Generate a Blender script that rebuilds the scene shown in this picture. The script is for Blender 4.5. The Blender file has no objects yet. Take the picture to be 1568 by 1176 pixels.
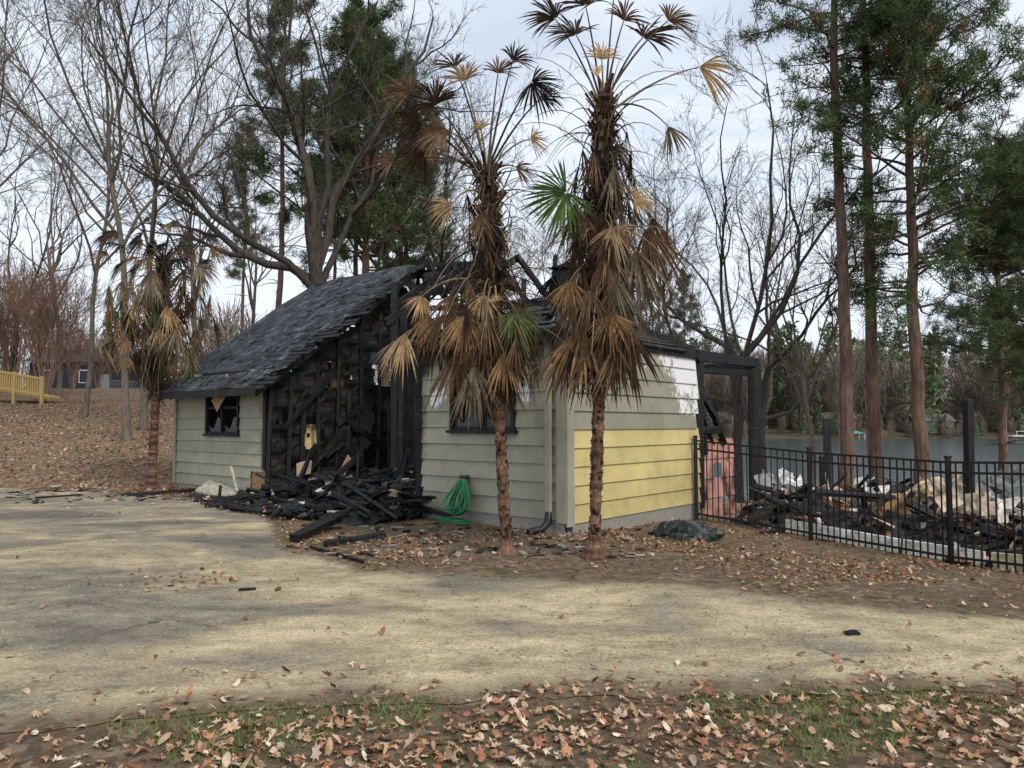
import bpy, math, random
import numpy as np
from mathutils import Vector
rnd=random.Random(7); NR=np.random.RandomState(11)
scene=bpy.context.scene
# ---------------------------------------------------------------- helpers
class MB:
    def __init__(s): s.V=[];s.C=[];s.M=[];s.F=[];s.S=[];s.I=[];s.n=0
    def add(s,v,f,col=(.5,.5,.5),mi=0,mask=None):
        v=np.asarray(v,float).reshape(-1,3); f=np.asarray(f,int)
        c=np.asarray(col,float)
        if c.ndim==1: c=np.tile(c,(len(v),1))
        m=np.zeros((len(v),3)) if mask is None else np.asarray(mask,float)
        s.V.append(v);s.C.append(c);s.M.append(m)
        s.F.append((f+s.n).ravel()); s.S.append(np.full(f.shape[0],f.shape[1])); s.I.append(np.full(f.shape[0],mi)); s.n+=len(v)
    def build(s,name,mats,parent=None,smooth=False,loc=None):
        me=bpy.data.meshes.new(name)
        V=np.concatenate(s.V);F=np.concatenate(s.F);S=np.concatenate(s.S);I=np.concatenate(s.I)
        if loc is not None: V=V-np.array(loc)
        me.vertices.add(len(V)); me.vertices.foreach_set("co",V.ravel().astype(np.float32))
        me.loops.add(len(F)); me.loops.foreach_set("vertex_index",F.astype(np.int32))
        me.polygons.add(len(S)); me.polygons.foreach_set("loop_start",np.concatenate([[0],np.cumsum(S)[:-1]]).astype(np.int32))
        me.polygons.foreach_set("material_index",I.astype(np.int32))
        me.polygons.foreach_set("use_smooth",np.full(len(S),smooth))
        me.update(calc_edges=True)
        for nm,A in (("Col",s.C),("Mask",s.M)):
            at=me.attributes.new(nm,'FLOAT_COLOR','POINT'); A=np.concatenate(A)
            at.data.foreach_set("color",np.hstack([A,np.ones((len(A),1))]).ravel().astype(np.float32))
        for m in mats: me.materials.append(m)
        ob=bpy.data.objects.new(name,me); scene.collection.objects.link(ob)
        if loc is not None: ob.location=loc
        if parent: ob.parent=parent
        return ob
def empty(name,loc=(0,0,0)):
    e=bpy.data.objects.new(name,None); scene.collection.objects.link(e); e.location=loc; e.empty_display_size=.3; return e
def inst(ob,name,loc,rz=0,sc=1):
    o=bpy.data.objects.new(name,ob.data); scene.collection.objects.link(o)
    o.location=loc;o.rotation_euler=(0,0,rz);o.scale=(sc,sc,sc) if not isinstance(sc,tuple) else sc
    return o
def nrm(v):
    v=np.asarray(v,float); return v/(np.linalg.norm(v)+1e-9)
BF=[[0,1,3,2],[4,6,7,5],[0,4,5,1],[2,3,7,6],[0,2,6,4],[1,5,7,3]]
BS=np.array([[x,y,z] for x in(-1,1) for y in(-1,1) for z in(-1,1)],float)
def box(mb,c,ax,half,col,mi=0,jit=0,mask=None):
    ax=np.array(ax,float)
    v=BS*np.array(half)
    if jit: v=v+NR.uniform(-jit,jit,v.shape)
    mk=None if mask is None else np.tile(mask,(8,1))
    mb.add(np.array(c)+v@ax,BF,col,mi,mk)
def beam(mb,p,q,w,h,col,mi=0,jit=0,up=(0,0,1)):
    p=np.array(p,float);q=np.array(q,float);d=nrm(q-p)
    s=np.cross(d,up)
    if np.linalg.norm(s)<.05: s=np.cross(d,(1,0,.3))
    s=nrm(s);u=np.cross(s,d)
    box(mb,(p+q)/2,[d,s,u],[np.linalg.norm(q-p)/2,w/2,h/2],col,mi,jit)
def tube(mb,pts,rad,k=5,col=(.1,.1,.1),mi=0,cap=False):
    pts=np.asarray(pts,float);n=len(pts);rad=np.broadcast_to(rad,(n,))
    t=np.gradient(pts,axis=0);t/=np.linalg.norm(t,axis=1)[:,None]+1e-9
    m=nrm(t.mean(0)); ref=np.array([0,0,1.]) if abs(m[2])<.75 else np.array([1.,.2,0])
    a=np.cross(t,ref);a/=np.linalg.norm(a,axis=1)[:,None]+1e-9;b=np.cross(t,a)
    th=np.arange(k)*2*math.pi/k
    v=pts[:,None,:]+rad[:,None,None]*(np.cos(th)[None,:,None]*a[:,None,:]+np.sin(th)[None,:,None]*b[:,None,:])
    i=np.arange(n-1)[:,None]*k;j=np.arange(k)[None,:];j2=(j+1)%k
    f=np.stack([i+j,i+j2,i+k+j2,i+k+j],-1).reshape(-1,4)
    c=np.asarray(col,float)
    if c.ndim==2: c=np.repeat(c,k,axis=0)
    mb.add(v.reshape(-1,3),f,c,mi)
def sst(a,b,x):
    t=np.clip((x-a)/(b-a),0,1);return t*t*(3-2*t)
def vn(x,y,s=1.,o=0.):
    x=np.asarray(x)*s+o;y=np.asarray(y)*s+o*1.7
    return (np.sin(x*1.3+1.7*np.sin(y*.9+o))+np.sin(y*1.7+1.3*np.sin(x*1.1))+np.sin((x+y)*2.3+np.sin(x*2.1-y))*.6+np.sin((x-y)*3.9+o)*.4)/3.
# ---------------------------------------------------------------- materials
def newmat(name):
    m=bpy.data.materials.new(name);m.use_nodes=True;nt=m.node_tree;b=nt.nodes["Principled BSDF"]
    return m,nt,b
def N(nt,t,**k):
    n=nt.nodes.new(t)
    for a,v in k.items(): setattr(n,a,v)
    return n
def coords(nt,sc=(1,1,1)):
    tc=N(nt,"ShaderNodeTexCoord");mp=N(nt,"ShaderNodeMapping");mp.inputs["Scale"].default_value=sc
    nt.links.new(tc.outputs["Object"],mp.inputs["Vector"]);return mp.outputs["Vector"]
def noise(nt,vec,scale,detail=5,rough=.6,dist=0):
    n=N(nt,"ShaderNodeTexNoise");n.inputs["Scale"].default_value=scale;n.inputs["Detail"].default_value=detail
    n.inputs["Roughness"].default_value=rough;n.inputs["Distortion"].default_value=dist
    nt.links.new(vec,n.inputs["Vector"]);return n.outputs["Fac"]
def ramp(nt,fac,pts):
    r=N(nt,"ShaderNodeValToRGB");e=r.color_ramp.elements
    while len(e)<len(pts): e.new(.5)
    for i,(p,c) in enumerate(pts):
        e[i].position=p;e[i].color=(c,c,c,1) if not hasattr(c,'__len__') else (*c,1)
    nt.links.new(fac,r.inputs["Fac"]);return r.outputs["Color"]
def mix(nt,fac,a,b,mode='MIX'):
    m=N(nt,"ShaderNodeMix",data_type='RGBA',blend_type=mode)
    for s,v in ((m.inputs["Factor"],fac),(m.inputs["A"],a),(m.inputs["B"],b)):
        if hasattr(v,'default_value') or hasattr(v,'is_linked'): nt.links.new(v,s)
        elif hasattr(v,'__len__'): s.default_value=(*v,1)
        else: s.default_value=v
    return m.outputs["Result"]
def mth(nt,op,a,b=0.,c=None):
    m=N(nt,"ShaderNodeMath",operation=op)
    for i,v in enumerate((a,b) if c is None else (a,b,c)):
        if hasattr(v,'is_linked'): nt.links.new(v,m.inputs[i])
        else: m.inputs[i].default_value=v
    return m.outputs[0]
def bump(nt,b,h,st,dist=.02):
    n=N(nt,"ShaderNodeBump");n.inputs["Strength"].default_value=st;n.inputs["Distance"].default_value=dist
    nt.links.new(h,n.inputs["Height"]);nt.links.new(n.outputs["Normal"],b.inputs["Normal"])
def attr(nt,nm="Col"):
    a=N(nt,"ShaderNodeAttribute");a.attribute_name=nm;return a.outputs["Color"]
def mat_attr(name,rough=.85,ns=8,lo=.6,hi=1.35,sc=(1,1,1),bst=0,spec=.3,trans=0,det=4):
    m,nt,b=newmat(name);v=coords(nt,sc);n=noise(nt,v,ns,det)
    c=mix(nt,1.,attr(nt),ramp(nt,n,[(.25,lo),(.75,hi)]),'MULTIPLY')
    nt.links.new(c,b.inputs["Base Color"]);b.inputs["Roughness"].default_value=rough;b.inputs["Specular IOR Level"].default_value=spec
    if bst: bump(nt,b,n,bst)
    if trans:
        t=N(nt,"ShaderNodeBsdfTranslucent");nt.links.new(c,t.inputs["Color"]);mx=N(nt,"ShaderNodeMixShader");mx.inputs[0].default_value=trans
        nt.links.new(b.outputs[0],mx.inputs[1]);nt.links.new(t.outputs[0],mx.inputs[2]);nt.links.new(mx.outputs[0],nt.nodes["Material Output"].inputs["Surface"])
    return m
M_leaf=mat_attr("dead_leaf",.85,30,.7,1.3,det=2,spec=.15)
M_bark=mat_attr("bark",.95,9,.5,1.5,(1,1,.25),.8,spec=.1,det=3)
M_needle=mat_attr("pine_needles",.7,1.2,.65,1.5,det=1,spec=.15,trans=.2)
M_frond=mat_attr("palm_frond",.75,14,.6,1.4,trans=.2,det=2,spec=.2)
M_fiber=mat_attr("palm_fiber",.95,30,.35,1.6,(1,1,.4),1.,spec=.1)
M_paint=mat_attr("painted_metal",.5,10,.8,1.2,spec=.4)
M_wood=mat_attr("raw_wood",.8,12,.55,1.3,(1,1,4),.3)
M_debris=mat_attr("burnt_debris",.8,9,.4,1.6,bst=.6,spec=.2)
M_grass=mat_attr("grass_blade",.7,3,.7,1.3,det=1)
M_conc=mat_attr("concrete",.9,20,.7,1.2,bst=.3)
M_far=mat_attr("far_foliage",.9,.15,.7,1.3,det=1,spec=.05)
def charred():
    m,nt,b=newmat("charred_wood");v=coords(nt);vo=N(nt,"ShaderNodeTexVoronoi",feature='DISTANCE_TO_EDGE');vo.inputs["Scale"].default_value=24
    nt.links.new(v,vo.inputs["Vector"]);n=noise(nt,v,3.5,6,.7)
    c=ramp(nt,n,[(.35,(.005,.005,.005)),(.58,(.013,.0125,.012)),(.68,(.032,.030,.028)),(.8,(.085,.078,.07))])
    nt.links.new(c,b.inputs["Base Color"]);b.inputs["Roughness"].default_value=.55;b.inputs["Specular IOR Level"].default_value=.3
    bump(nt,b,mth(nt,'ADD',vo.outputs["Distance"],mth(nt,'MULTIPLY',n,.5)),.9,.02);return m
M_char=charred()
def siding_mat():
    m,nt,b=newmat("siding_paint");v=coords(nt);sep=N(nt,"ShaderNodeSeparateColor");nt.links.new(attr(nt,"Mask"),sep.inputs[0])
    n1=noise(nt,v,2.2,8,.75);n2=noise(nt,coords(nt,(1,1,.9)),4.6,9,.78,.6);n3=noise(nt,coords(nt,(1,1,1)),1.3,5,.6)
    base=mix(nt,1.,attr(nt),ramp(nt,n3,[(.3,.84),(.7,1.08)]),'MULTIPLY')
    base=mix(nt,mth(nt,'MULTIPLY',ramp(nt,n1,[(.48,0),(.74,1)]),.4),base,(.14,.12,.085))
    pe=ramp(nt,mth(nt,'ADD',mth(nt,'MULTIPLY',n2,1.8),mth(nt,'SUBTRACT',sep.outputs[0],1.08)),[(.45,0),(.465,1)])
    base=mix(nt,pe,base,(.74,.74,.73))
    so=ramp(nt,mth(nt,'ADD',mth(nt,'MULTIPLY',n1,1.3),mth(nt,'SUBTRACT',sep.outputs[1],.9)),[(.05,0),(.42,1)])
    base=mix(nt,so,base,(.015,.013,.012))
    nt.links.new(base,b.inputs["Base Color"]);b.inputs["Roughness"].default_value=.6;b.inputs["Specular IOR Level"].default_value=.25
    bump(nt,b,pe,.15,.004);return m
M_siding=siding_mat()
def shingle_mat():
    m,nt,b=newmat("asphalt_shingles");uv=attr(nt,"Mask")
    br=N(nt,"ShaderNodeTexBrick");br.inputs["Scale"].default_value=1.;br.inputs["Brick Width"].default_value=.32;br.inputs["Row Height"].default_value=.15
    br.inputs["Mortar Size"].default_value=.01;br.inputs["Color1"].default_value=(.03,.035,.041,1);br.inputs["Color2"].default_value=(.07,.077,.088,1);br.inputs["Mortar"].default_value=(.008,.008,.009,1)
    nt.links.new(uv,br.inputs["Vector"]);v=coords(nt);n=noise(nt,v,1.3,8,.72)
    c=mix(nt,ramp(nt,n,[(.46,0),(.6,.9)]),br.outputs["Color"],(.010,.010,.010))
    c=mix(nt,mth(nt,'MULTIPLY',ramp(nt,noise(nt,v,3.1,7,.75),[(.54,0),(.62,1)]),.7),c,(.16,.17,.185))
    nt.links.new(c,b.inputs["Base Color"]);b.inputs["Roughness"].default_value=.75;b.inputs["Specular IOR Level"].default_value=.25
    bump(nt,b,mth(nt,'ADD',br.outputs["Fac"],mth(nt,'MULTIPLY',n,2.)),-.8,.03);return m
M_shingle=shingle_mat()
def leafcol(nt,v):
    vo=N(nt,"ShaderNodeTexVoronoi");vo.inputs["Scale"].default_value=14;vo.inputs["Randomness"].default_value=1
    nz=N(nt,"ShaderNodeTexNoise");nz.inputs["Scale"].default_value=9;nt.links.new(v,nz.inputs["Vector"])
    nt.links.new(mix(nt,.14,v,nz.outputs["Color"],'ADD'),vo.inputs["Vector"])
    s=N(nt,"ShaderNodeSeparateColor");nt.links.new(vo.outputs["Color"],s.inputs[0])
    return s.outputs[0],ramp(nt,s.outputs[0],[(0,(.07,.045,.03)),(.3,(.15,.085,.05)),(.55,(.24,.145,.088)),(.8,(.33,.22,.14)),(1,(.42,.31,.22))])
def ground_mat():
    m,nt,b=newmat("leaf_litter_ground");v=coords(nt);h,leaf=leafcol(nt,v)
    soil=ramp(nt,noise(nt,v,26,6,.8),[(.3,(.05,.04,.028)),(.7,(.22,.17,.115))])
    dens=ramp(nt,noise(nt,v,.55,6,.65),[(.38,0),(.6,1)])
    nearf=N(nt,"ShaderNodeSeparateXYZ");nt.links.new(v,nearf.inputs[0])
    far=ramp(nt,mth(nt,'MULTIPLY',nearf.outputs["Y"],.03),[(.35,.2),(.6,.9)])
    c=mix(nt,mth(nt,'MULTIPLY',mth(nt,'ADD',mth(nt,'MULTIPLY',dens,.6),far),.8),soil,leaf)
    g=ramp(nt,noise(nt,v,1.9,6,.7),[(.5,0),(.64,.6)])
    c=mix(nt,g,c,(.085,.105,.035))
    sh=ramp(nt,mth(nt,'MULTIPLY',nearf.outputs["Y"],.005),[(.85,0),(.92,.8)])
    c=mix(nt,sh,c,(.07,.065,.042))
    nt.links.new(c,b.inputs["Base Color"]);b.inputs["Roughness"].default_value=.95;b.inputs["Specular IOR Level"].default_value=.1
    bump(nt,b,mth(nt,'ADD',h,noise(nt,v,40,5,.8)),.8,.025);return m
M_ground=ground_mat()
def drive_mat():
    m,nt,b=newmat("worn_asphalt");v=coords(nt)
    big=noise(nt,coords(nt,(.6,1.,1)),.7,7,.62,.5);med=noise(nt,coords(nt,(.75,1.15,1)),3.4,7,.75)
    fine=noise(nt,v,34,4,.85);f2=noise(nt,v,110,3,.9)
    sp=N(nt,"ShaderNodeSeparateXYZ");nt.links.new(v,sp.inputs[0])
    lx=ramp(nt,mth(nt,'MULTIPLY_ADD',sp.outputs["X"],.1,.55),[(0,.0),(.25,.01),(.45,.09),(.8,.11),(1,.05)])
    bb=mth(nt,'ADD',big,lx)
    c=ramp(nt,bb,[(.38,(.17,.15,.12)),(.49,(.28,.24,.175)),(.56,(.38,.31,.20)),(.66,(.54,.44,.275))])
    c=mix(nt,1.,c,ramp(nt,med,[(.32,.6),(.5,1.),(.68,1.28)]),'MULTIPLY')
    c=mix(nt,1.,c,ramp(nt,fine,[(.33,.6),(.5,1.),(.66,1.3)]),'MULTIPLY')
    c=mix(nt,1.,c,ramp(nt,f2,[(.33,.6),(.5,1.),(.66,1.4)]),'MULTIPLY')
    st=ramp(nt,noise(nt,coords(nt,(.5,1.3,1)),1.9,8,.8,.6),[(.57,0),(.70,.5)]);c=mix(nt,st,c,(.12,.10,.07))
    vo=N(nt,"ShaderNodeTexVoronoi",feature='DISTANCE_TO_EDGE');vo.inputs["Scale"].default_value=.8
    nz=N(nt,"ShaderNodeTexNoise");nz.inputs["Scale"].default_value=5;nz.inputs["Detail"].default_value=8;nz.inputs["Roughness"].default_value=.7;nt.links.new(v,nz.inputs["Vector"])
    nt.links.new(mix(nt,.45,v,nz.outputs["Color"],'ADD'),vo.inputs["Vector"])
    cr=ramp(nt,vo.outputs["Distance"],[(.0,1),(.02,0)])
    crm=mth(nt,'MULTIPLY',cr,mth(nt,'MULTIPLY',ramp(nt,noise(nt,v,.6,3,.5),[(.54,0),(.66,.8)]),ramp(nt,med,[(.42,0),(.54,1)])))
    c=mix(nt,crm,c,(.055,.048,.032))
    h,leaf=leafcol(nt,v);ed=N(nt,"ShaderNodeSeparateColor");nt.links.new(attr(nt,"Mask"),ed.inputs[0])
    soil=ramp(nt,noise(nt,v,26,6,.8),[(.3,(.05,.04,.028)),(.7,(.23,.18,.12))])
    soil=mix(nt,.35,soil,leaf)
    ef=ramp(nt,mth(nt,'SUBTRACT',mth(nt,'MULTIPLY_ADD',med,1.1,mth(nt,'MULTIPLY',fine,.5)),mth(nt,'MULTIPLY',ed.outputs[0],1.2)),[(.36,0),(.66,1)])
    c=mix(nt,ef,c,soil)
    nt.links.new(c,b.inputs["Base Color"]);b.inputs["Roughness"].default_value=.93;b.inputs["Specular IOR Level"].default_value=.12
    bump(nt,b,mth(nt,'SUBTRACT',mth(nt,'ADD',mth(nt,'MULTIPLY',fine,1.),mth(nt,'MULTIPLY',med,1.5)),crm),.9,.02);return m
M_drive=drive_mat()
def water_mat():
    m,nt,b=newmat("lake_water");b.inputs["Base Color"].default_value=(.06,.08,.085,1);b.inputs["Roughness"].default_value=.15
    bump(nt,b,noise(nt,coords(nt,(1,.35,1)),2.2,4,.6),.5,.08);return m
M_water=water_mat()
# ---------------------------------------------------------------- terrain
def H(x,y):
    x=np.asarray(x,float);y=np.asarray(y,float)
    wR=sst(-9,4,x)
    zl=.118*np.clip(y-19.5,0,38)*sst(-3,-11,x)+0
    sp=np.log1p(np.exp(np.clip((x-1.5)*1.5,-20,20)))/1.5
    sp=np.minimum(sp,12)
    zr=-.1*sp*sst(5,12,y)-2.4*sst(17,46,y)*sst(-6,5,x)
    zr=zr+4.2*sst(182,204,y)*sst(-6,5,x)
    return zl*(1-wR)+zr+.03*vn(x,y,.5)*sst(3,8,y)+np.clip(y-205,0,150)*.09
def axis(lo,hi,c,fine,g):
    a=[c];s=fine
    while a[-1]<hi: a.append(a[-1]+s); s=s if a[-1]<c+14 else s*g
    b=[c];s=fine
    while b[-1]>lo: b.append(b[-1]-s); s=s if b[-1]>c-14 else s*g
    return np.array(sorted(set(b[1:]+a)))
def sheet(name,xs,Y,mat,zoff=0,mask=None):
    nx,ny=Y.shape;X=np.repeat(xs[:,None],ny,1);Z=H(X,Y)+zoff
    mb=MB();i=np.arange(nx-1)[:,None]*ny;j=np.arange(ny-1)[None,:]
    f=np.stack([i+j,i+ny+j,i+ny+j+1,i+j+1],-1).reshape(-1,4)
    mb.add(np.stack([X,Y,Z],-1),f,mask=mask);return mb.build(name,[mat],smooth=True)
xs=axis(-600,600,0,.25,1.12);ys=axis(-120,900,8,.25,1.12)
sheet("ground",xs,np.repeat(ys[None,:],len(xs),0),M_ground)
FX=[-30,-12,-6.4,-4.2,-3.0,-1.6,0,1.4,3,4.2,6,12,20];FY=[23,18.2,15.6,12.6,9.6,8.1,7.7,7.4,6.7,6.1,5.7,5,4.5]
GX=[-30,-12,-6,-2.8,-1.4,0,3.2,6,12,20];GY=[-2,1.2,3.0,4.0,4.35,4.5,4.62,4.3,2.6,-1]
def yfar(x): return np.interp(x,FX,FY)+.14*vn(x,x*0,2.,1)+.08*vn(x,x*0,7.,3)+.04*vn(x,x*0,17.,3)
def ynear(x): return np.interp(x,GX,GY)+.07*vn(x,x*0,2.4,5)+.05*vn(x,x*0,9.,2)+.02*vn(x,x*0,27.,2)
dx=np.arange(-30,20,.06);t=np.linspace(0,1,110)[None,:]
YN=ynear(dx)[:,None]-.12;YF=yfar(dx)[:,None]+.3;ED=np.minimum(t,1-t)*(YF-YN)
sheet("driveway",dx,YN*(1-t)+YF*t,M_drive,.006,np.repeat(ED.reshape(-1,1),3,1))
mb=MB();mb.add([[-30,20,-1.95],[500,20,-1.95],[500,230,-1.95],[-30,230,-1.95]],[[0,1,2,3]]);mb.build("lake_water",[M_water])
# ---------------------------------------------------------------- leaves
def leafproto(kind):
    if kind==0:
        r=[.5,.28,.42,.22,.4,.2,.3,.12,.1,.12,.3,.2,.4,.22,.42,.28];n=len(r)
        a=np.arange(n)*2*math.pi/n;p=np.stack([np.cos(a)*np.array(r)*1.25,np.sin(a)*np.array(r)*1.05,0*a],1)
    elif kind==1:
        a=np.arange(9)*2*math.pi/9;p=np.stack([np.cos(a)*.5,np.sin(a)*.25,0*a],1)
    else:
        r=[.52,.2,.45,.18,.36,.12,.36,.18,.45,.2];a=np.arange(10)*2*math.pi/10;p=np.stack([np.cos(a)*np.array(r),np.sin(a)*np.array(r),0*a],1)
    return p
PAL=np.array([[.46,.29,.17],[.33,.14,.075],[.58,.44,.31],[.16,.09,.05],[.42,.22,.12],[.28,.17,.10],[.50,.34,.22],[.48,.32,.2],[.36,.17,.10],[.22,.12,.07],[.6,.47,.35]])
def scatter(mb,x,y,size,pal,zlift=.006,tilt=.35):
    for k in range(3):
        sel=np.arange(len(x))%3==k;X=x[sel];Y=y[sel];S=np.broadcast_to(size,x.shape)[sel];n=len(X)
        if n==0: continue
        p=leafproto(k);m=len(p)
        cz=NR.uniform(-.9,1.1,n)
        P=np.repeat(p[None],n,0);P[:,:,2]=cz[:,None]*(P[:,:,1]**2)*1.6+NR.uniform(-.5,.8,n)[:,None]*P[:,:,0]**2+NR.uniform(-.05,.05,(n,m))
        th=NR.uniform(0,6.28,n);tx=NR.normal(0,tilt,n);ty=NR.normal(0,tilt,n)
        x1=P[:,:,0];y1=P[:,:,1];z1=P[:,:,2]+tx[:,None]*x1+ty[:,None]*y1
        c,s=np.cos(th)[:,None],np.sin(th)[:,None]
        q=np.stack([c*x1-s*y1,s*x1+c*y1,z1],-1)*S[:,None,None]
        q[:,:,2]-=q[:,:,2].min(1)[:,None]*.85
        q+=np.stack([X,Y,H(X,Y)+zlift+NR.uniform(0,.012,n)],-1)[:,None,:]
        col=pal[NR.randint(0,len(pal),n)]*NR.uniform(.6,1.15,(n,1))
        mb.add(q.reshape(-1,3),np.arange(n*m).reshape(n,m),np.repeat(col,m,0))
def cand(x0,x1,y0,y1,d): 
    n=int((x1-x0)*(y1-y0)*d);return NR.uniform(x0,x1,n),NR.uniform(y0,y1,n)
mb=MB()
x,y=cand(-7,7,1.2,5.2,600);e=ynear(x)
pr=np.where(y<e,.25+.72*sst(-.35,.4,vn(x,y,1.3,2)+(x*.06)),.0)+np.where(y>=e,.22*np.exp(-(y-e)/.2)+.007,0)
pr=pr*np.where(y<e,sst(-.02,.6,e-y)*.75+.25,1)
k=NR.rand(len(x))<pr;scatter(mb,x[k],y[k],NR.uniform(.03,.08,k.sum()),PAL)
x,y=cand(-9,16,4.5,19,200);e=yfar(x);o=y-e
pr=np.where(o>-.3,sst(-.4,1.1,o)*(.12+.88*sst(-.3,.4,vn(x,y,.9,4))),.008)
pr+=.6*np.exp(-((x+3.45)**2/.35+(y-7.7)**2/.25));pr[(x<-5)&(o<0)]*=.8
k=NR.rand(len(x))<pr*.8;PB=PAL*np.array([.85,.8,.76]);scatter(mb,x[k],y[k],NR.uniform(.03,.08,k.sum()),PB)
x,y=cand(-30,-6,15,46,14);k=y>yfar(x)+.1
scatter(mb,x[k],y[k],NR.uniform(.08,.15,k.sum()),PAL*.9)
mb.build("fallen_leaves",[M_leaf])
mb=MB();x,y=cand(-6,6,1.5,4.6,3000);e=ynear(x)
w=sst(-.05,.4,vn(x,y,1.7,9))*(y<e-.03)+ .9*np.exp(-((x+2.05)**2+(y-4.05)**2)/.012)
k=NR.rand(len(x))<w*.8;x=x[k];y=y[k];n=len(x)
a=NR.uniform(0,6.28,n);h=NR.uniform(.012,.05,n);L=NR.uniform(-.035,.035,(n,2));wd=.003
z=H(x,y);P=np.stack([np.stack([x+np.cos(a)*wd,y+np.sin(a)*wd,z],-1),np.stack([x-np.cos(a)*wd,y-np.sin(a)*wd,z],-1),np.stack([x+L[:,0],y+L[:,1],z+h],-1)],1)
col=np.array([.125,.19,.045])*NR.uniform(.5,1.5,(n,1))
mb.add(P.reshape(-1,3),np.arange(n*3).reshape(n,3),np.repeat(col,3,0));mb.build("grass",[M_grass])
mb=MB()
for i in range(1300):
    if i<60: x=NR.uniform(-5,5);y=NR.uniform(2.5,7.5)
    else: x=NR.uniform(-3,8);y=float(yfar(x))+NR.uniform(-.1,5)
    L=NR.uniform(.03,.12) if i%9 else NR.uniform(.15,.4);a=NR.uniform(0,6.28);z=float(H(x,y))+.014
    p=np.array([[x,y,z],[x+math.cos(a)*L/2,y+math.sin(a)*L/2,z+.01],[x+math.cos(a+.3)*L,y+math.sin(a+.3)*L,z+.002]])
    tube(mb,p,[.003,.0025,.002],4,np.array([.09,.065,.045])*NR.uniform(.5,3))
mb.build("scattered_twigs",[M_bark])
mb=MB();x,y=cand(-7,5,4.2,10,60);k=(y>ynear(x))&(y<yfar(x));x=x[k];y=y[k];n=len(x);s=NR.uniform(.003,.011,n)
O=np.array([[1,0,0],[0,1,0],[-1,0,0],[0,-1,0],[0,0,.8],[0,0,-.8]]);V=O[None]*s[:,None,None]*NR.uniform(.6,1.4,(n,6,1));V+=np.stack([x,y,H(x,y)+.009],-1)[:,None]
F=np.array([[0,1,4],[1,2,4],[2,3,4],[3,0,4]]);mb.add(V.reshape(-1,3),(F[None]+np.arange(n)[:,None,None]*6).reshape(-1,3),np.repeat(np.array([.3,.26,.2])*NR.uniform(.3,1.6,(n,1)),6,0))
mb.build("gravel",[M_conc])
# ---------------------------------------------------------------- house
C0=np.array([.8,11.,0]);LD=nrm([-.76,.65,0]);RD=nrm([.65,.76,0]);UP=np.array([0,0,1.])
def P(a,b,z): return C0+LD*a+RD*b+UP*z
house=empty("burned_house",tuple(P(6,3,0)))
def hb(mb,name,mats,smooth=False):
    o=mb.build(name,mats,None,smooth);o.parent=house;o.matrix_parent_inverse.identity();o.location=tuple(-np.array(house.location));return o
GREY=(.36,.345,.26);GREYW=(.30,.285,.215);YEL=(.58,.47,.20)
def siding(mb,org,d,nr,length,z0,z1,ops,colf,maskf,ex=.28,rag0=None,rag1=None,off=0.):
    nb=int(round((z1-z0)/ex));ex=(z1-z0)/nb
    for k in range(nb):
        zb=z0+k*ex;zt=zb+ex
        lo=rag0(zb) if rag0 else 0;hi=length+(rag1(zb) if rag1 else 0)
        br=sorted(set([zb,zt]+[z for o in ops for z in(o[2],o[3]) if zb<z<zt]))
        for za,zc in zip(br[:-1],br[1:]):
            iv=[(lo,hi)]
            for o in ops:
                if o[2]<(za+zc)/2<o[3]:
                    nv=[]
                    for s,e in iv:
                        if o[1]<=s or o[0]>=e: nv.append((s,e));continue
                        if o[0]>s: nv.append((s,o[0]))
                        if o[1]<e: nv.append((o[1],e))
                    iv=nv
            for s,e in iv:
                if e-s<.02: continue
                n=max(1,int((e-s)/.1));tt=np.linspace(s,e,n+1)
                f0=off+.004+.028*(zt-za)/ex;f1=off+.004+.028*(zt-zc)/ex
                A=[org+d*q+nr*f0+UP*za for q in tt];B=[org+d*q+nr*f1+UP*zc for q in tt];Cc=[org+d*q+nr*(off)+UP*za for q in tt]
                V=np.array(A+B+Cc);i=np.arange(n);m=n+1
                F=np.concatenate([np.stack([i,i+1,i+m+1,i+m],1),np.stack([i+2*m,i+2*m+1,i+1,i],1)])
                zz=[za]*m+[zc]*m+[za]*m;qq=list(tt)*3
                mk=np.array([maskf(q,z) for q,z in zip(qq,zz)]);col=np.array(colf((za+zc)/2,k))*(.93+.14*((k*7)%5)/5)
                mb.add(V,F,col,0,mk)
def panel(mb,org,d,nr,length,z0,z1,ops,off,col,mi=0,mask=None):
    zs=sorted(set([z0,z1]+[z for o in ops for z in(o[2],o[3]) if z0<z<z1]));qs=sorted(set([0,length]+[q for o in ops for q in(o[0],o[1]) if 0<q<length]))
    for za,zb in zip(zs[:-1],zs[1:]):
        for a,b in zip(qs[:-1],qs[1:]):
            if any(o[0]<(a+b)/2<o[1] and o[2]<(za+zb)/2<o[3] for o in ops): continue
            V=[org+d*a+nr*off+UP*za,org+d*b+nr*off+UP*za,org+d*b+nr*off+UP*zb,org+d*a+nr*off+UP*zb]
            mb.add(V,[[0,1,2,3]],col,mi,None if mask is None else np.tile(mask,(4,1)))
FN=-RD; RN=-LD
AD,AA,AB=3.12,8.12,12.45; EH=2.93
mb=MB()
def mk1(q,z): 
    so=max(0,(z-2.3)*1.2)+ (.6*max(0,1-abs(q-3.1)/.35) if z>.9 else 0)
    if .7<q<2.7 and z>1.3: so+=.25*math.exp(-((min(abs(q-.97),abs(q-2.4)))/.12)**2)
    pe=0
    for (qc,zc,rq,rz) in ((2.72,2.05,.27,.26),(.74,2.1,.2,.26)): pe=max(pe,.95*math.exp(-(((q-qc)/rq)**4+((z-zc)/rz)**4)))
    return (pe,so if pe<.3 else 0,0)
W1=(.97,2.40,1.50,2.6)
siding(mb,P(0,0,0),LD,FN,AD,.18,EH,[W1],lambda z,k:GREY,mk1)
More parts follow.
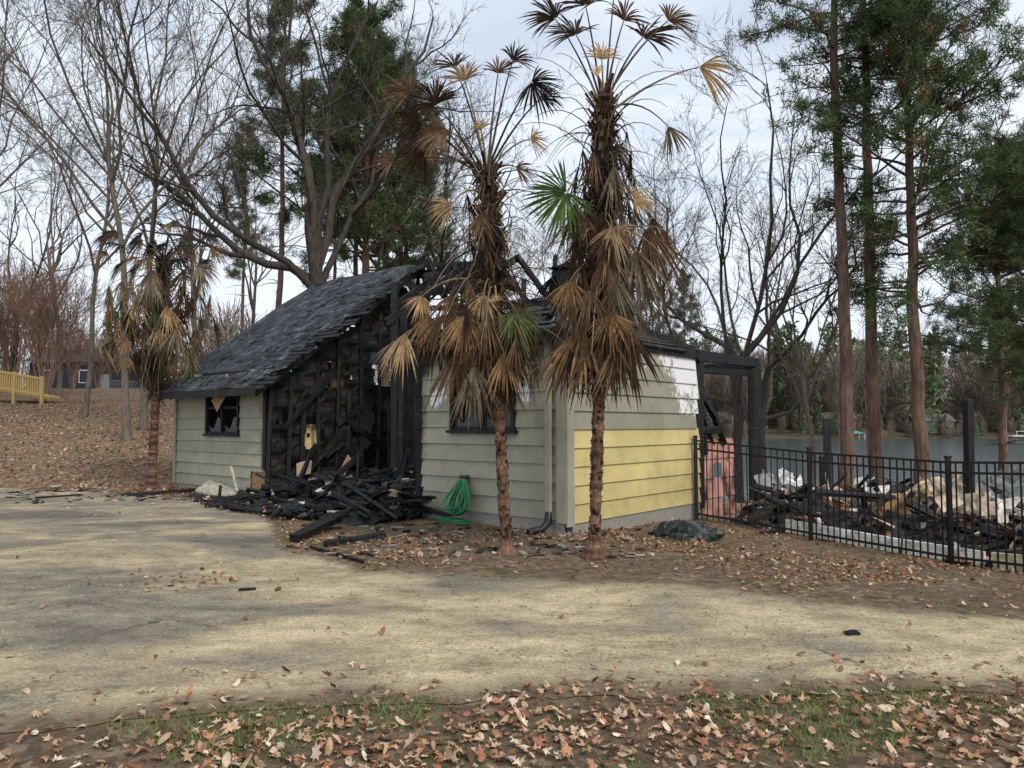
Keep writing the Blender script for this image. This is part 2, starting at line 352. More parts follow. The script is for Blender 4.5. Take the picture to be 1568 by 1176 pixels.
def mk2(q,z):
    pe=.0
    if z>1.5: pe=.60*sst(2.7,3.7,q)*sst(1.5,1.75,z)+.42*sst(2.2,2.6,z)*sst(.9,2.2,q)+.06
    return (float(pe),float(.5*sst(2.75,3.0,z)+.6*sst(4.1,4.4,q)*sst(1.2,2,z)),0)
def cf2(z,k): return YEL if z<1.5 else GREYW
siding(mb,P(0,0,0),RD,RN,4.32,.12,EH,[],cf2,mk2,rag1=lambda z:(-.16*abs(math.sin(z*9)) if z>1.4 else 0))
def mk3(q,z):
    return (.5*math.exp(-((q-.9)**2/.9+(z-.3)**2/.05)),.75*max(0,1-(q)/.45)*(z>.6)+.5*sst(2.6,2.9,z)+.3*(.9<q<3 and z>2.3),0)
W2=(9.29-AA,10.82-AA,1.37,2.62)
siding(mb,P(AA,0,0),LD,FN,AB-AA,.12,2.85,[W2,(-.1,.62,.12,.55)],lambda z,k:GREY,mk3,rag0=lambda z:.16*abs(math.sin(z*7)))
hb(mb,"siding",[M_siding])
mb=MB()
panel(mb,P(0,0,0),LD,FN,AD,0,EH,[W1],-.02,(.02,.02,.02))
panel(mb,P(0,0,0),RD,RN,4.32,0,EH,[],-.02,(.02,.02,.02))
panel(mb,P(AA,0,0),LD,FN,AB-AA,0,2.85,[W2],-.03,(.02,.02,.02))
panel(mb,P(AB,0,0),RD,LD,8.6,0,2.85,[],0,(.3,.28,.22))
panel(mb,P(AA,8.6,0),LD,RD,AB-AA,0,2.85,[],0,(.3,.28,.22))
panel(mb,P(0,4.32,0),LD,RD,AD,0,2.6,[(.6,1.5,0,2)],0,(.02,.02,.02))
cs=.10
def inner_open(b,z):
    top=2.75+.72*b-.30-(1.2*float(sst(1.8,4.2,b)))*(.4+.6*abs(math.sin(b*5)))
    if z>top: return True
    w=.07*math.sin(b*23+z*9)+.06*math.sin(z*31+b*5)
    for (bc,zc,rb_,rz_) in ((1.25,1.25,.27,.5),(1.75,2.72,.48,.26),(.5,1.7,.14,.32),(2.75,1.75,.2,.75),(.8,.62,.26,.2),(3.3,2.9,.3,.6),(2.2,1.0,.16,.35)):
        if ((b-bc)/(rb_+w))**2+((z-zc)/(rz_+w))**2<1: return True
    return False
for i in range(43):
    for j in range(56):
        b=i*cs;z=j*cs
        if inner_open(b+.05,z+.05): continue
        f=lambda bb,zz:AA+.02+.02*math.sin(bb*9+zz*2)+(.04 if int((zz+bb*.2)/.25)%2 else 0)
        mb.add([P(f(b,z),b,z),P(f(b+cs,z),b+cs,z),P(f(b+cs,z+cs),b+cs,z+cs),P(f(b,z+cs),b,z+cs)],[[0,1,2,3]])
hb(mb,"sheathing",[M_char])
mb=MB()
panel(mb,P(AA,0,0),LD,FN,.64,.1,.56,[],-.01,(.36,.2,.1))
ang=-.75;d=LD*math.cos(ang)+UP*math.sin(ang);u=np.cross(FN,d)
box(mb,P(9.95,-.11,2.34),[d,u,FN],[.46,.17,.012],(.50,.33,.18),0,.02)
hb(mb,"exposed_plywood",[M_wood])
mb=MB()
box(mb,P(AD/2,.08,-.12),[LD,RD,UP],[AD/2-.02,.09,.30],(.3,.28,.25));box(mb,P(.08,2.25,-.18),[LD,RD,UP],[.09,2.1,.30],(.27,.25,.215))
box(mb,P((AA+AB)/2,.08,-.1),[LD,RD,UP],[(AB-AA)/2,.09,.22],(.3,.28,.25))
box(mb,P((AD+AA)/2,4.3,-.06),[LD,RD,UP],[2.5,4.2,.08],(.05,.045,.04))
hb(mb,"foundation",[M_conc])
mb=MB();tc=(.34,.325,.26)
box(mb,P(.055,-.037,1.53),[LD,RD,UP],[.085,.012,1.39],tc,0,0,(0,.1,0));box(mb,P(-.042,.05,1.50),[LD,RD,UP],[.012,.09,1.41],tc,0,0,(0,.1,0))
box(mb,P(.27,-.08,1.55),[LD,RD,UP],[.045,.035,1.33],(.34,.325,.26),0,.002,(0,.1,0))
box(mb,P(AB-.04,-.042,1.48),[LD,RD,UP],[.06,.012,1.36],tc,0,0,(0,.1,0));box(mb,P(AA+.06,-.042,1.6),[LD,RD,UP],[.05,.012,1.0],(.3,.25,.2),0,0,(.0,.9,0))
hb(mb,"corner_trim",[M_siding])
mb=MB();tube(mb,[P(.27,-.075,.3),P(.27,-.09,.14),P(.3,-.2,.05),P(.4,-.4,.02)],[.055,.06,.055,.05],8,(.02,.02,.022));hb(mb,"downspout_elbow",[M_paint],True)
mb=MB();BK=(.02,.02,.02)
for (a0,a1,z0,z1) in [(.97,2.40,1.5,2.6),(9.29,10.82,1.37,2.62)]:
    am=(a0+a1)/2
    for a in (a0+.03,a1-.03,am): box(mb,P(a,-.005,(z0+z1)/2),[LD,RD,UP],[.035,.05,(z1-z0)/2-.002],BK,0,.006)
    for z in (z0+.03,z1-.03,(z0+z1)/2): box(mb,P(am,.0,z),[LD,RD,UP],[(a1-a0)/2,.038,.03],BK,0,.005)
    box(mb,P(am,-.05,z0-.02),[LD,RD,UP],[(a1-a0)/2+.05,.04,.025],(.1,.09,.08),0,.004)
hb(mb,"window_frames",[M_char])
mb=MB()
for (a0,a1,z0,z1) in [(.97,2.40,1.5,2.6),(9.29,10.82,1.37,2.62)]:
    for s in (0,1):
        aa=a0+.07+s*(a1-a0)/2;w=(a1-a0)/2-.1
        mb.add([P(aa,.012,z0+.05),P(aa+w,.012,z0+.05),P(aa+w,.012,z0+.25),P(aa+w*.6,.012,z0+.12),P(aa+w*.3,.012,z0+.42),P(aa,.012,z0+.3)],[[0,1,2,3,4,5]],(.1,.12,.13))
g,nt,b=newmat("sooty_glass");b.inputs["Base Color"].default_value=(.03,.035,.04,1)
n_=noise(nt,coords(nt),6);nt.links.new(ramp(nt,n_,[(.3,.1),(.8,.6)]),b.inputs["Roughness"]);hb(mb,"broken_glass",[g])
def rz(b,off=0): return 2.80+.72*b+off
RB=4.35
mb=MB()
na,nb=22,40;V=[];MK=[]
aR=lambda t:7.76+.13*math.sin(t*31)+.10*math.sin(t*77+1)+.09*math.sin(t*140)
for i in range(nb+1):
    b=-.55+(RB+.55)*i/nb
    for j in range(na+1):
        a=aR(i/nb)+(12.85-aR(i/nb))*j/na
        dip=.035*vn(a,b,1.4)-.16*math.exp(-((a-7.8)**2)/.25)*abs(math.sin(b*1.7))
        V.append(P(a,b,rz(b)+dip));MK.append((a,b*1.23,0))
V=np.array(V);F=np.array([[i*(na+1)+j,i*(na+1)+j+1,(i+1)*(na+1)+j+1,(i+1)*(na+1)+j] for i in range(nb) for j in range(na)])
mb.add(V,F,(.1,.1,.1),0,np.array(MK))
V2=[]
for (a,b,z) in [(9.3,RB,rz(RB)),(12.85,RB,rz(RB)),(12.85,9.2,rz(-.5)),(9.3,9.2,rz(-.5))]: V2.append(P(a,b,z))
mb.add(V2,[[0,1,2,3]],(.1,.1,.1),0,np.array([(9,0,0),(13,0,0),(13,6,0),(9,6,0)]))
for i in range(160):
    a=rnd.uniform(7.8,12.6);b=rnd.uniform(-.4,RB-.1);th=rnd.gauss(0,.25)
    c=P(a,b,rz(b)+.035+.03*float(vn(a,b,1.4)));s=nrm(RD+UP*.72);d=nrm(LD*math.cos(th)+s*math.sin(th));u=nrm(np.cross(d,s)+.0)
    hw=rnd.uniform(.06,.17);e=np.cross(u,d);mb.add([c-d*hw-e*.06+u*rnd.uniform(0,.03),c+d*hw-e*.06+u*rnd.uniform(0,.04),c+d*hw+e*.06,c-d*hw+e*.06],[[0,1,2,3]],(.1,.1,.1),0,np.array([(a,b,0)]*4)+np.array([(0,0,0),(.3,0,0),(.3,.1,0),(0,.1,0)]))
hb(mb,"shingle_roof",[M_shingle])
mb=MB()
for i in range(34):
    b=-.5+i*(RB+.5)/34;e=7.70+rnd.uniform(-.22,.2)-(.45 if rnd.random()<.12 else 0)
    beam(mb,P(e,b,rz(b,-.06)),P(12.8,b,rz(b,-.06)),.13,.03,BK,up=nrm(-RD*.72+UP))
for a in (7.85,8.3,8.75,9.35,10,10.6,11.2,11.8,12.4): beam(mb,P(a,-.5,rz(-.5,-.17)),P(a,RB,rz(RB,-.17)),.06,.17,BK,0,.012)
beam(mb,P(7.72,-.55,rz(-.55,-.1)),P(12.85,-.55,rz(-.55,-.1)),.03,.17,(.1,.1,.1),0,.004)
beam(mb,P(4.9,RB,rz(RB,-.5)),P(12.8,RB,rz(RB,-.12)),.06,.22,BK,0,.02)
for a,s in ((7.1,.6),(6.5,.45),(5.9,.75),(5.3,.65),(4.6,.8)):
    beam(mb,P(a,RB*s,rz(RB*s,-.3)),P(a+.05,RB+.1,rz(RB,-.35)),.06,.15,BK,0,.015)
    beam(mb,P(a,RB,rz(RB,-.35)),P(a,RB+2.6,rz(RB-2.6,-.35)),.06,.15,BK,0,.015)
for (p,q) in [((7.9,4.35,5.55),(6.2,3.1,5.15)),((7.0,4.3,5.3),(5.2,5.0,5.0)),((7.7,4.2,5.0),(5.6,4.2,4.9)),((8,3.8,4.6),(5.9,4.6,4.55)),((6.0,4.3,2.9),(5.95,4.3,5.1)),((5.3,4.5,2.6),(5.2,4.4,4.8)),((4.9,4.3,4.4),(2.4,2.8,4.1)),((7.8,4.3,5.8),(5.9,4.5,5.6)),((7.4,4.1,5.9),(7.2,4.5,4.9)),((6.7,4.2,5.7),(6.2,4.4,5.1)),((5.6,4.3,5.3),(4.0,3.6,4.6)),((5.9,4.3,5.75),(5.0,4.3,5.2)),((4.4,4.3,2.6),(4.35,4.3,5.0)),((6.9,4.3,6.0),(6.6,4.3,4.6))]:
    beam(mb,P(*p),P(*q),.08,.13,BK,0,.02)
for i in range(11):
    b=.05+i*.42+rnd.uniform(-.08,.08);t=rz(b,-.25)-rnd.uniform(0,.25 if b<3 else 1.4)
    if i%3==2: t*=rnd.uniform(.4,.8)
    beam(mb,P(AA-.05,b,.0),P(AA-.05+rnd.uniform(-.04,.04),b+rnd.uniform(-.08,.08),t),.06,.08,BK,0,.014)
for i in range(10):
    b=.3+rnd.uniform(0,2.8);z0=.3+rnd.uniform(0,2.2)+max(0,(b-1.5)*.5);l=rnd.uniform(.5,1.4);sg=rnd.choice([1,1,.6,-.7])
    beam(mb,P(AA-.12,b,z0),P(AA-.16,b+l,z0+l*sg),.025,.13,BK,0,.012,up=nrm(UP-RD))
for i in range(16):
    a=AD+i*.33;tp=rnd.choice([2.5,2.9,3.4,4.0]);beam(mb,P(a,5.2,0),P(a+rnd.uniform(-.05,.05),5.2,tp),.05,.1,BK,0,.012)
for i in range(11):
    z=.15+i*.26;s=rnd.uniform(0,1.4) if z>1.7 else 0;beam(mb,P(AD+s,5.25,z),P(AA-.1-rnd.uniform(0,.9 if z>1.6 else .2),5.25,z),.02,.25,BK,0,.02)
for (a,b,h,w) in ((6.55,2.3,4.9,.14),(6.2,2.5,3.6,.1),(5.55,1.6,2.9,.1),(5.1,2.4,3.1,.1),(4.6,1.2,2.6,.09),(4.25,2.,2.8,.1),(3.75,.7,2.7,.09),(3.16,.02,2.95,.15),(3.2,.6,2.9,.09),(3.2,1.2,2.8,.09),(3.2,1.8,2.9,.09),(3.2,2.5,2.8,.09),(7.3,3.2,4.4,.12),(5.9,3.4,4.2,.1)):
    beam(mb,P(a,b,0),P(a+rnd.uniform(-.08,.08),b,h),w,w*1.1,BK,0,.02)
for (a0,b0,a1,b1,h) in ((3.2,.5,3.2,4.2,2.6),(6.6,2.4,5.2,2.45,3.3),(7.9,3.3,6.6,2.4,3.9)):
    for k in range(int(h/.24)):
        if rnd.random()<.10: continue
        s=rnd.uniform(0,.15);e=rnd.uniform(.85,1);z=.1+k*.24
        beam(mb,P(a0+(a1-a0)*s,b0+(b1-b0)*s,z),P(a0+(a1-a0)*e,b0+(b1-b0)*e,z+rnd.uniform(-.03,.03)),.02,.26,BK,0,.015)
beam(mb,P(3.1,.02,2.9),P(6.6,2.3,3.0),.08,.16,BK,0,.02);beam(mb,P(3.1,.05,2.75),P(4.8,.2,2.9),.07,.18,BK,0,.02)
beam(mb,P(5.1,2.4,3.1),P(7.3,3.2,3.4),.07,.13,BK,0,.02)
for i in range(6): beam(mb,P(4.9-i*.28,2.9,.3),P(4.9-i*.28,2.9,2.5),.18,.02,BK,0,.02)
hb(mb,"charred_framing",[M_char])
mb=MB()
for (p,q,w,h,c) in [((5.55,2.2,.7),(5.5,2.2,1.9),.10,.02,(.25,.13,.07)),((5.2,2.3,.6),(5.25,2.3,1.5),.12,.02,(.17,.09,.05)),((4.7,2.6,1.1),(4.7,2.6,2.2),.1,.02,(.2,.11,.06)),((4.3,1.8,.4),(4.3,1.8,1.5),.1,.02,(.16,.09,.055)),((4.9,2.2,.5),(4.8,2.2,1.3),.06,.02,(.3,.15,.07)),((3.75,1.1,.6),(3.75,1.1,2.),.14,.02,(.2,.11,.06))]:
    beam(mb,P(*p),P(*q),w,h,c,0,.01)
box(mb,P(AA+.3,1.3,1.3),[LD,RD,UP],[.02,.18,.28],(.70,.50,.25),0,.04);box(mb,P(AA-.2,.8,.62),[LD,nrm(RD+UP*.2),UP],[.03,.2,.15],(.5,.38,.25),0,.04);box(mb,P(AA+.4,1.9,2.8),[LD,RD,UP],[.02,.6,.3],(.24,.14,.08),0,.03)
box(mb,P(AA-.25,1.9,.6),[LD,nrm(RD+UP*1.5),nrm(UP-RD)],[.02,.26,.08],(.42,.26,.14),0,.02)
hb(mb,"half_burnt_wood",[M_wood])
mb=MB();pk=(1.7,2.0,3.98);ez=2.98
for i in range(15):
    t=i/15.;zz=ez+(pk[2]-ez)*t;b=-.32+(2.0+.32)*t
    a0=-.1+(1.8)*t;a1=3.3-(1.4)*t
    if rnd.random()<.3: continue
    s=a0+rnd.uniform(0,.4)*(t>.2);e=a1-rnd.uniform(0,1.2)*(t>.2)
    if e-s>.2: beam(mb,P(s,b,zz),P(e,b,zz),.15,.025,BK,0,.015,up=nrm(UP-RD*.5))
for i in range(13):
    t=i/13.;zz=ez+(pk[2]-ez)*t;a=-.06+1.76*t;b0=-.2+2.1*t;b1=3.95-1.85*t-rnd.uniform(0,.35)
    if i in(4,8): b0+=.9
    if b1-b0>.15: beam(mb,P(a,b0,zz),P(a,b1,zz),.15,.025,BK,0,.02,up=nrm(UP-LD*.5))
for i in range(7):
    a=-.0+i*.5
    beam(mb,P(a,-.35,ez-.09),P(1.7+(a-1.7)*(.3),-.32+2.2*.95,ez+.95*.95-.09),.05,.13,BK,0,.012)
beam(mb,P(-.1,-.34,ez-.06),P(3.35,-.34,ez-.06),.03,.18,BK,0,.012);beam(mb,P(-.06,-.3,ez-.04),P(-.06,4.3,ez-.06),.03,.13,BK,0,.012)
beam(mb,P(-.1,-.3,ez+.0),P(*pk),.06,.16,BK,0,.01);beam(mb,P(-.05,4.1,ez),P(*pk),.06,.16,BK,0,.01)
for i in range(6):
    b=.6+i*.6;beam(mb,P(3.1,b,2.9),P(1.9,2.1,3.9),.05,.14,BK,0,.012)
box(mb,P(1.42,2.1,4.12),[LD,RD,nrm(UP+.1*LD)],[.2,.2,.34],BK,0,.07);box(mb,P(1.5,2.1,4.5),[LD,RD,nrm(UP+LD*.3)],[.27,.25,.04],BK,0,.06);beam(mb,P(1.75,2.,4.0),P(1.7,2,4.75),.07,.07,BK,0,.02)
beam(mb,P(-.02,4.2,2.92),P(-.02,7.15,2.98),.1,.2,BK,0,.015);beam(mb,P(.1,4.35,2.68),P(.05,7.1,2.72),.08,.14,BK,0,.015)
beam(mb,P(0,7.05,-.6),P(0,7.05,2.95),.18,.2,BK,0,.02);beam(mb,P(.05,6.85,-.5),P(.02,6.85,2.7),.08,.1,BK,0,.02)
beam(mb,P(0,7.1,2.9),P(3,7.1,2.9),.09,.2,BK,0,.015);beam(mb,P(3,7.1,-.6),P(3,7.1,2.9),.15,.15,BK,0,.015)
beam(mb,P(0,4.36,0),P(0,4.36,2.9),.12,.14,BK,0,.02)
for (p,q) in [((0.,4.4,2.2),(.1,5.3,1.7)),((.1,4.5,1.9),(.3,5.5,1.2)),((.4,4.6,1.2),(.2,5.9,1.7)),((0,4.4,2.75),(.5,5.2,2.3)),((.2,4.9,1.8),(.2,5.0,1.0)),((.5,5.2,1.5),(.5,6.4,.9)),((.1,5.2,1.7),(.2,5.9,1.2)),((.2,4.5,1.5),(.1,5.4,1.5))]:
    beam(mb,P(*p),P(*q),.09,.12,BK,0,.03)
for i in range(6): beam(mb,P(.3+.5*i,4.36,0),P(.3+.5*i,4.4,2.4),.05,.1,BK,0,.01)
hb(mb,"charred_roof_and_porch",[M_char])
mb=MB()
PK=(.55,.27,.21)
def pinkm(q,z): return (.0,float(.25+.5*abs(vn(q*3,z*3,1.5,1))),0)
siding(mb,P(.25,4.5,0),RD,RN,1.9,-.3,1.3,[(.9,1.3,.5,.8),(1.3,1.6,-.3,.1),(0,.3,.9,1.4)],lambda z,k:PK,pinkm,ex=.4)
hb(mb,"pink_interior_wall",[M_siding])
# ---------------------------------------------------------------- debris pile in front
mb=MB()
def pile(a,b): return max(0,.52*math.exp(-(((a-4.9)/2.1)**4+((b-.9)/2.3)**4)))*(.8+.35*math.sin(a*3+b*2)*math.sin(a*1.3-b*3))
G=34
V=[P(2.9+i*5.8/G,-1.6+j*5.4/G,0) for i in range(G+1) for j in range(G+1)]
for n_,v in enumerate(V):
    i,j=divmod(n_,G+1);a=2.9+i*5.8/G;b=-1.6+j*5.4/G
    v[2]=float(H(v[0],v[1]))-.04+max(0,pile(a,b)-.02)*.85+rnd.uniform(0,.09)*(pile(a,b)>.08)
mb.add(np.array(V),[[i*(G+1)+j,(i+1)*(G+1)+j,(i+1)*(G+1)+j+1,i*(G+1)+j+1] for i in range(G) for j in range(G)],(.02,.02,.02),0)
for i in range(2200):
    a=rnd.gauss(5.3,1.4);b=rnd.gauss(.2,1.1)
    if a<3.25 and b>-.1 or a>9.0 or b<-1.8 or a<2.9: continue
    if a>AA-.3 and b>-.15: continue
    x,y,_=P(a,b,0);z=float(H(x,y))+pile(a,b)*rnd.uniform(.75,1.15)+.02
    big=i%10==0
    L=rnd.uniform(.35,.95) if big else rnd.uniform(.03,.2);th=rnd.gauss(0,.6) if big else rnd.uniform(0,3.14)
    if a+L>AA and b>-.3: L=.15
    d=nrm(LD*math.cos(th)+RD*math.sin(th)+UP*rnd.gauss(0,.2));s=nrm(np.cross(UP,d)+UP*rnd.gauss(0,.5));u=np.cross(d,s)
    r=rnd.random();c=(.02,.02,.02);mi=0
    if r>.85 and not big: mi=1;c=rnd.choice([(.12,.11,.10),(.3,.27,.23),(.3,.18,.1),(.08,.07,.065),(.08,.07,.065),(.5,.47,.42)])
    box(mb,(x,y,z),[d,s,u],[L,rnd.uniform(.02,.06),rnd.uniform(.01,.035)],c,mi,.018)
for (a0,b0,a1,b1,z) in [(3.6,-1.2,7.9,-1.3,.10),(4.0,-1.0,7.6,-.8,.22),(4.4,-.3,7.4,-.5,.45)]:
    p=P(a0,b0,0);q=P(a1,b1,0);p[2]=H(p[0],p[1])+z;q[2]=H(q[0],q[1])+z*.7;beam(mb,p,q,.12,.09,(.02,.02,.02),0,.025)
for (a,b,z0,a1,b1,z1) in [(5.2,.2,.4,6.1,.9,1.0),(6.6,.4,.3,6.0,.9,.95),(4.4,.6,.4,4.9,1.2,.95),(7.3,.2,.2,7.7,.8,.9)]:
    beam(mb,P(a,b,z0),P(a1,b1,z1),.05,.12,BK,0,.02)
box(mb,P(3.5,-.3,.35),[nrm(LD+UP*.2),RD,UP],[.12,.1,.1],(.22,.17,.12),1,.05);box(mb,P(3.35,-.5,.2),[nrm(LD-UP*.2),RD,UP],[.1,.1,.08],(.28,.2,.14),1,.04)
mb.build("fire_debris_pile",[M_char,M_debris])
def gp(u,v,h=0):
    x=(u-784)/1132.;D=1.6*1132/(v-650.)
    for _ in range(4): D=(1.6-float(H(x*D,D))-h)*1132/(v-650.)
    return np.array([x*D,D,float(H(x*D,D))+h])
mb=MB();beam(mb,gp(455,822,.06),gp(520,792,.14),.15,.13,BK,0,.025);beam(mb,gp(500,832,.03),gp(590,818,.05),.09,.08,BK,0,.02);beam(mb,gp(560,858,.02),gp(480,835,.03),.03,.03,BK,0,.01)
beam(mb,gp(60,762,.02),gp(130,757,.02),.08,.05,BK,0,.02);beam(mb,gp(190,758,.03),gp(330,748,.05),.1,.06,BK,0,.03)
mb.build("charred_beam",[M_char])
mb=MB()
for i in range(300):
    u=rnd.uniform(20,340) if i%2 else rnd.uniform(440,1000);v=rnd.gauss(757,6) if i%2 else rnd.uniform(800,850)
    p=gp(u,max(v,742),.02);a=rnd.uniform(0,6.3);c=rnd.choice([(.02,.02,.02),(.03,.03,.03),(.25,.22,.2),(.4,.38,.35),(.2,.12,.07)])
    box(mb,p,[[math.cos(a),math.sin(a),.1],[-math.sin(a),math.cos(a),0],[0,-.1,1]],[rnd.uniform(.02,.12),rnd.uniform(.01,.04),.008],c,0,.012)
for (u,v,sx,sy) in [(385,898,.08,.04),(1295,963,.055,.03)]:
    box(mb,gp(u,v,.016),[[1,.2,0],[-.2,1,0],[0,0,1]],[sx,sy,.008],(.015,.015,.015),0,.012)
box(mb,P(9.6,-.35,.1),[nrm(LD+UP*.1),nrm(RD+UP*.5),UP],[.7,.2,.01],(.36,.34,.27),0,.03);box(mb,P(9.0,-.25,.3),[nrm(LD*.5+UP),nrm(LD),FN],[.4,.03,.01],(.4,.38,.3),0,.02)
mb.build("burnt_scraps",[M_debris])
# ---------------------------------------------------------------- garden hose, tarp
mb=MB()
for i in range(17):
    a=2.02+rnd.uniform(-.05,.05);dr=rnd.uniform(.5,.64);w=rnd.uniform(.08,.3);ph=rnd.uniform(-.1,.1);pts=[]
    for t in np.linspace(0,2*math.pi,22):
        s=(1-math.cos(t))/2
        zz=.74-dr*s+.02*rnd.random();ww=w*math.sin(t)*(s*.9+.12)+ph*s
        pts.append(P(a+ww,-.09-.12*s-.01*i*s,max(zz,.03)))
    tube(mb,pts,.0105,6,np.array((.016,.19,.065))*rnd.uniform(.5,1.3))
for i in range(3):
    pts=[P(2.05+.38*math.sin(t)+.03*i,-.33+.13*math.cos(t),.03+.02*i) for t in np.linspace(0,6.28,20)]
    tube(mb,pts,.0105,6,(.015,.17,.06))
box(mb,P(2.02,-.06,.74),[LD,RD,UP],[.07,.06,.025],(.05,.05,.05),0,.005)
mb.build("garden_hose",[M_paint],smooth=True)
mb=MB();pc=gp(1045,822);nu,nv=40,18;V=[]
for j in range(nv+1):
    for i in range(nu):
        th=i*2*math.pi/nu;ph=j/nv*math.pi/2;r=1+.16*math.sin(3*th+1)+.1*math.sin(7*th+j)+.06*math.sin(13*th-j*.8)
        V.append(pc+np.array([math.cos(th)*.5*math.cos(ph)*r,math.sin(th)*.28*math.cos(ph)*r,math.sin(ph)*.2*(1+.35*math.sin(3*th))+.05*math.sin(5*th+j*1.3)*math.cos(ph)]))
mb.add(V,[[j*nu+i,j*nu+(i+1)%nu,(j+1)*nu+(i+1)%nu,(j+1)*nu+i] for j in range(nv) for i in range(nu)],(.014,.018,.018));mb.build("plastic_tarp",[M_paint],smooth=False)
# ---------------------------------------------------------------- fence
fence=empty("iron_fence",(3.5,14.1,-.2))
FP=[np.array(p) for p in [(3.45,13.95),(5.07,12.67),(6.34,10.8),(7.5,8.75),(8.6,6.65),(9.6,4.5)]]
mb=MB();FC=(.009,.009,.010)
for p in FP:
    z=float(H(*p));beam(mb,(p[0],p[1],z-.1),(p[0],p[1],z+1.55),.06,.06,FC);box(mb,(p[0],p[1],z+1.56),np.eye(3),[.038,.038,.015],FC)
for p,q in zip(FP[:-1],FP[1:]):
    zp,zq=float(H(*p)),float(H(*q))
    for h in (1.48,1.33,.12): beam(mb,(*p,zp+h),(*q,zq+h),.028,.034,FC)
    n=int(np.linalg.norm(q-p)/.105)
    for i in range(1,n):
        t=i/n;x,y=p*(1-t)+q*t;z=zp*(1-t)+zq*t;beam(mb,(x,y,z+.04),(x,y,z+1.48),.018,.018,FC)
o=mb.build("rails_and_pickets",[M_paint],loc=(3.5,14.1,-.2));o.parent=fence;o.location=(0,0,0)
# ---------------------------------------------------------------- collapsed rear rubble
mb=MB()
FPa=np.array(FP)
def behind(x,y):
    fx=np.interp(-y,-FPa[:,1],FPa[:,0]);return x-fx
def rub(x,y):
    s=sst(.5,1.8,behind(x,y))*sst(22,18,y)*sst(15,12,x)
    return float(s*(.55+.35*vn(x,y,1.3,3)))
gx=np.arange(3.6,16,.25);gy=np.arange(5,23,.25);V=[]
for x in gx:
    for y in gy:
        h=rub(x,y) if y<13.9 or (x-.8)*.76-(y-11)*.65>.3 else 0
        V.append((x,y,float(H(x,y))-.05+h*.8+NR.uniform(0,.1)*(h>.05)))
ny=len(gy);mb.add(V,[[i*ny+j,(i+1)*ny+j,(i+1)*ny+j+1,i*ny+j+1] for i in range(len(gx)-1) for j in range(ny-1)],(.035,.03,.027),1)
cols=[(.3,.22,.15),(.68,.66,.62),(.16,.15,.14),(.25,.12,.07),(.46,.32,.22),(.1,.09,.085),(.55,.5,.44),(.45,.24,.12),(.55,.33,.27),(.6,.5,.38)]
for i in range(4200):
    x=NR.uniform(4.2,15);y=NR.uniform(6,21)
    if behind(x,y)<.45: continue
    if (x-.8)*.76-(y-11)*.65<.4: continue
    z=float(H(x,y))+rub(x,y)*rnd.uniform(.6,1.3)+.04
    th=rnd.uniform(0,6.3);L=rnd.uniform(.03,.16) if i%6 else rnd.uniform(.3,.9)
    d=nrm([math.cos(th),math.sin(th),rnd.gauss(0,.35)]);s=nrm(np.cross(UP,d)+UP*rnd.gauss(0,.9));u=np.cross(d,s)
    if rnd.random()<.5: box(mb,(x,y,z),[d,s,u],[L,rnd.uniform(.02,.06),rnd.uniform(.01,.04)],BK,0,.02)
    else: box(mb,(x,y,z),[d,s,u],[L*.6,rnd.uniform(.02,.1),rnd.uniform(.004,.02)],np.array(rnd.choice(cols))*rnd.uniform(.5,1.1),1,.03)
for (u,v,D,w,h,c) in [(1200,738,16,.28,.3,(.66,.66,.66)),(1335,748,14.5,.28,.25,(.64,.62,.56)),(1435,750,12.5,.2,.2,(.5,.38,.24)),(1500,775,12,.3,.14,(.5,.4,.3)),(1385,770,13,.3,.14,(.5,.32,.16)),(1240,760,14.5,.2,.15,(.35,.25,.2)),(1545,735,13,.3,.1,(.22,.22,.22)),(1290,760,15,.3,.15,(.45,.4,.33)),(1420,765,13.5,.3,.2,(.6,.56,.5)),(1475,745,13,.25,.2,(.55,.45,.33)),(1540,780,12.5,.3,.15,(.55,.5,.45))]:
    x=(u-784)/1132*D;z=1.6-(v-650)/1132*D
    for k in range(8):
        a=rnd.uniform(-.9,.9);box(mb,(x+rnd.gauss(0,.22),D+k*.08,z+rnd.uniform(-.18,.08)),[nrm([math.cos(a),math.sin(a),rnd.gauss(.1,.4)]),nrm([rnd.gauss(0,.3),.3,1]),[0,1,-.3]],[w*rnd.uniform(.25,.7),h*rnd.uniform(.3,.9),.008],np.array(c)*rnd.uniform(.6,1.1),1,.06)
for (u,vt,D,w) in [(1263,645,17,.13),(1480,612,13,.12),(1256,700,17.3,.1)]:
    x=(u-784)/1132*D;beam(mb,(x,D,float(H(x,D))-.1),(x+.02,D,1.6-(vt-650)/1132*D),w,w,BK,0,.02)
mb.build("collapsed_house_rubble",[M_char,M_debris])
mb=MB()
for (p,q,c) in [((4.85,13.25),(6.1,11.75),(.76,.75,.72)),((6.13,11.7),(6.8,10.75),(.74,.73,.66)),((6.85,10.65),(8.2,8.3),(.6,.54,.34))]:
    a=(p[0],p[1],float(H(*p))+.14);b=(q[0],q[1],float(H(*q))+.14);beam(mb,a,b,.04,.22,c,0,.008)
mb.build("fallen_trim_board",[M_debris])
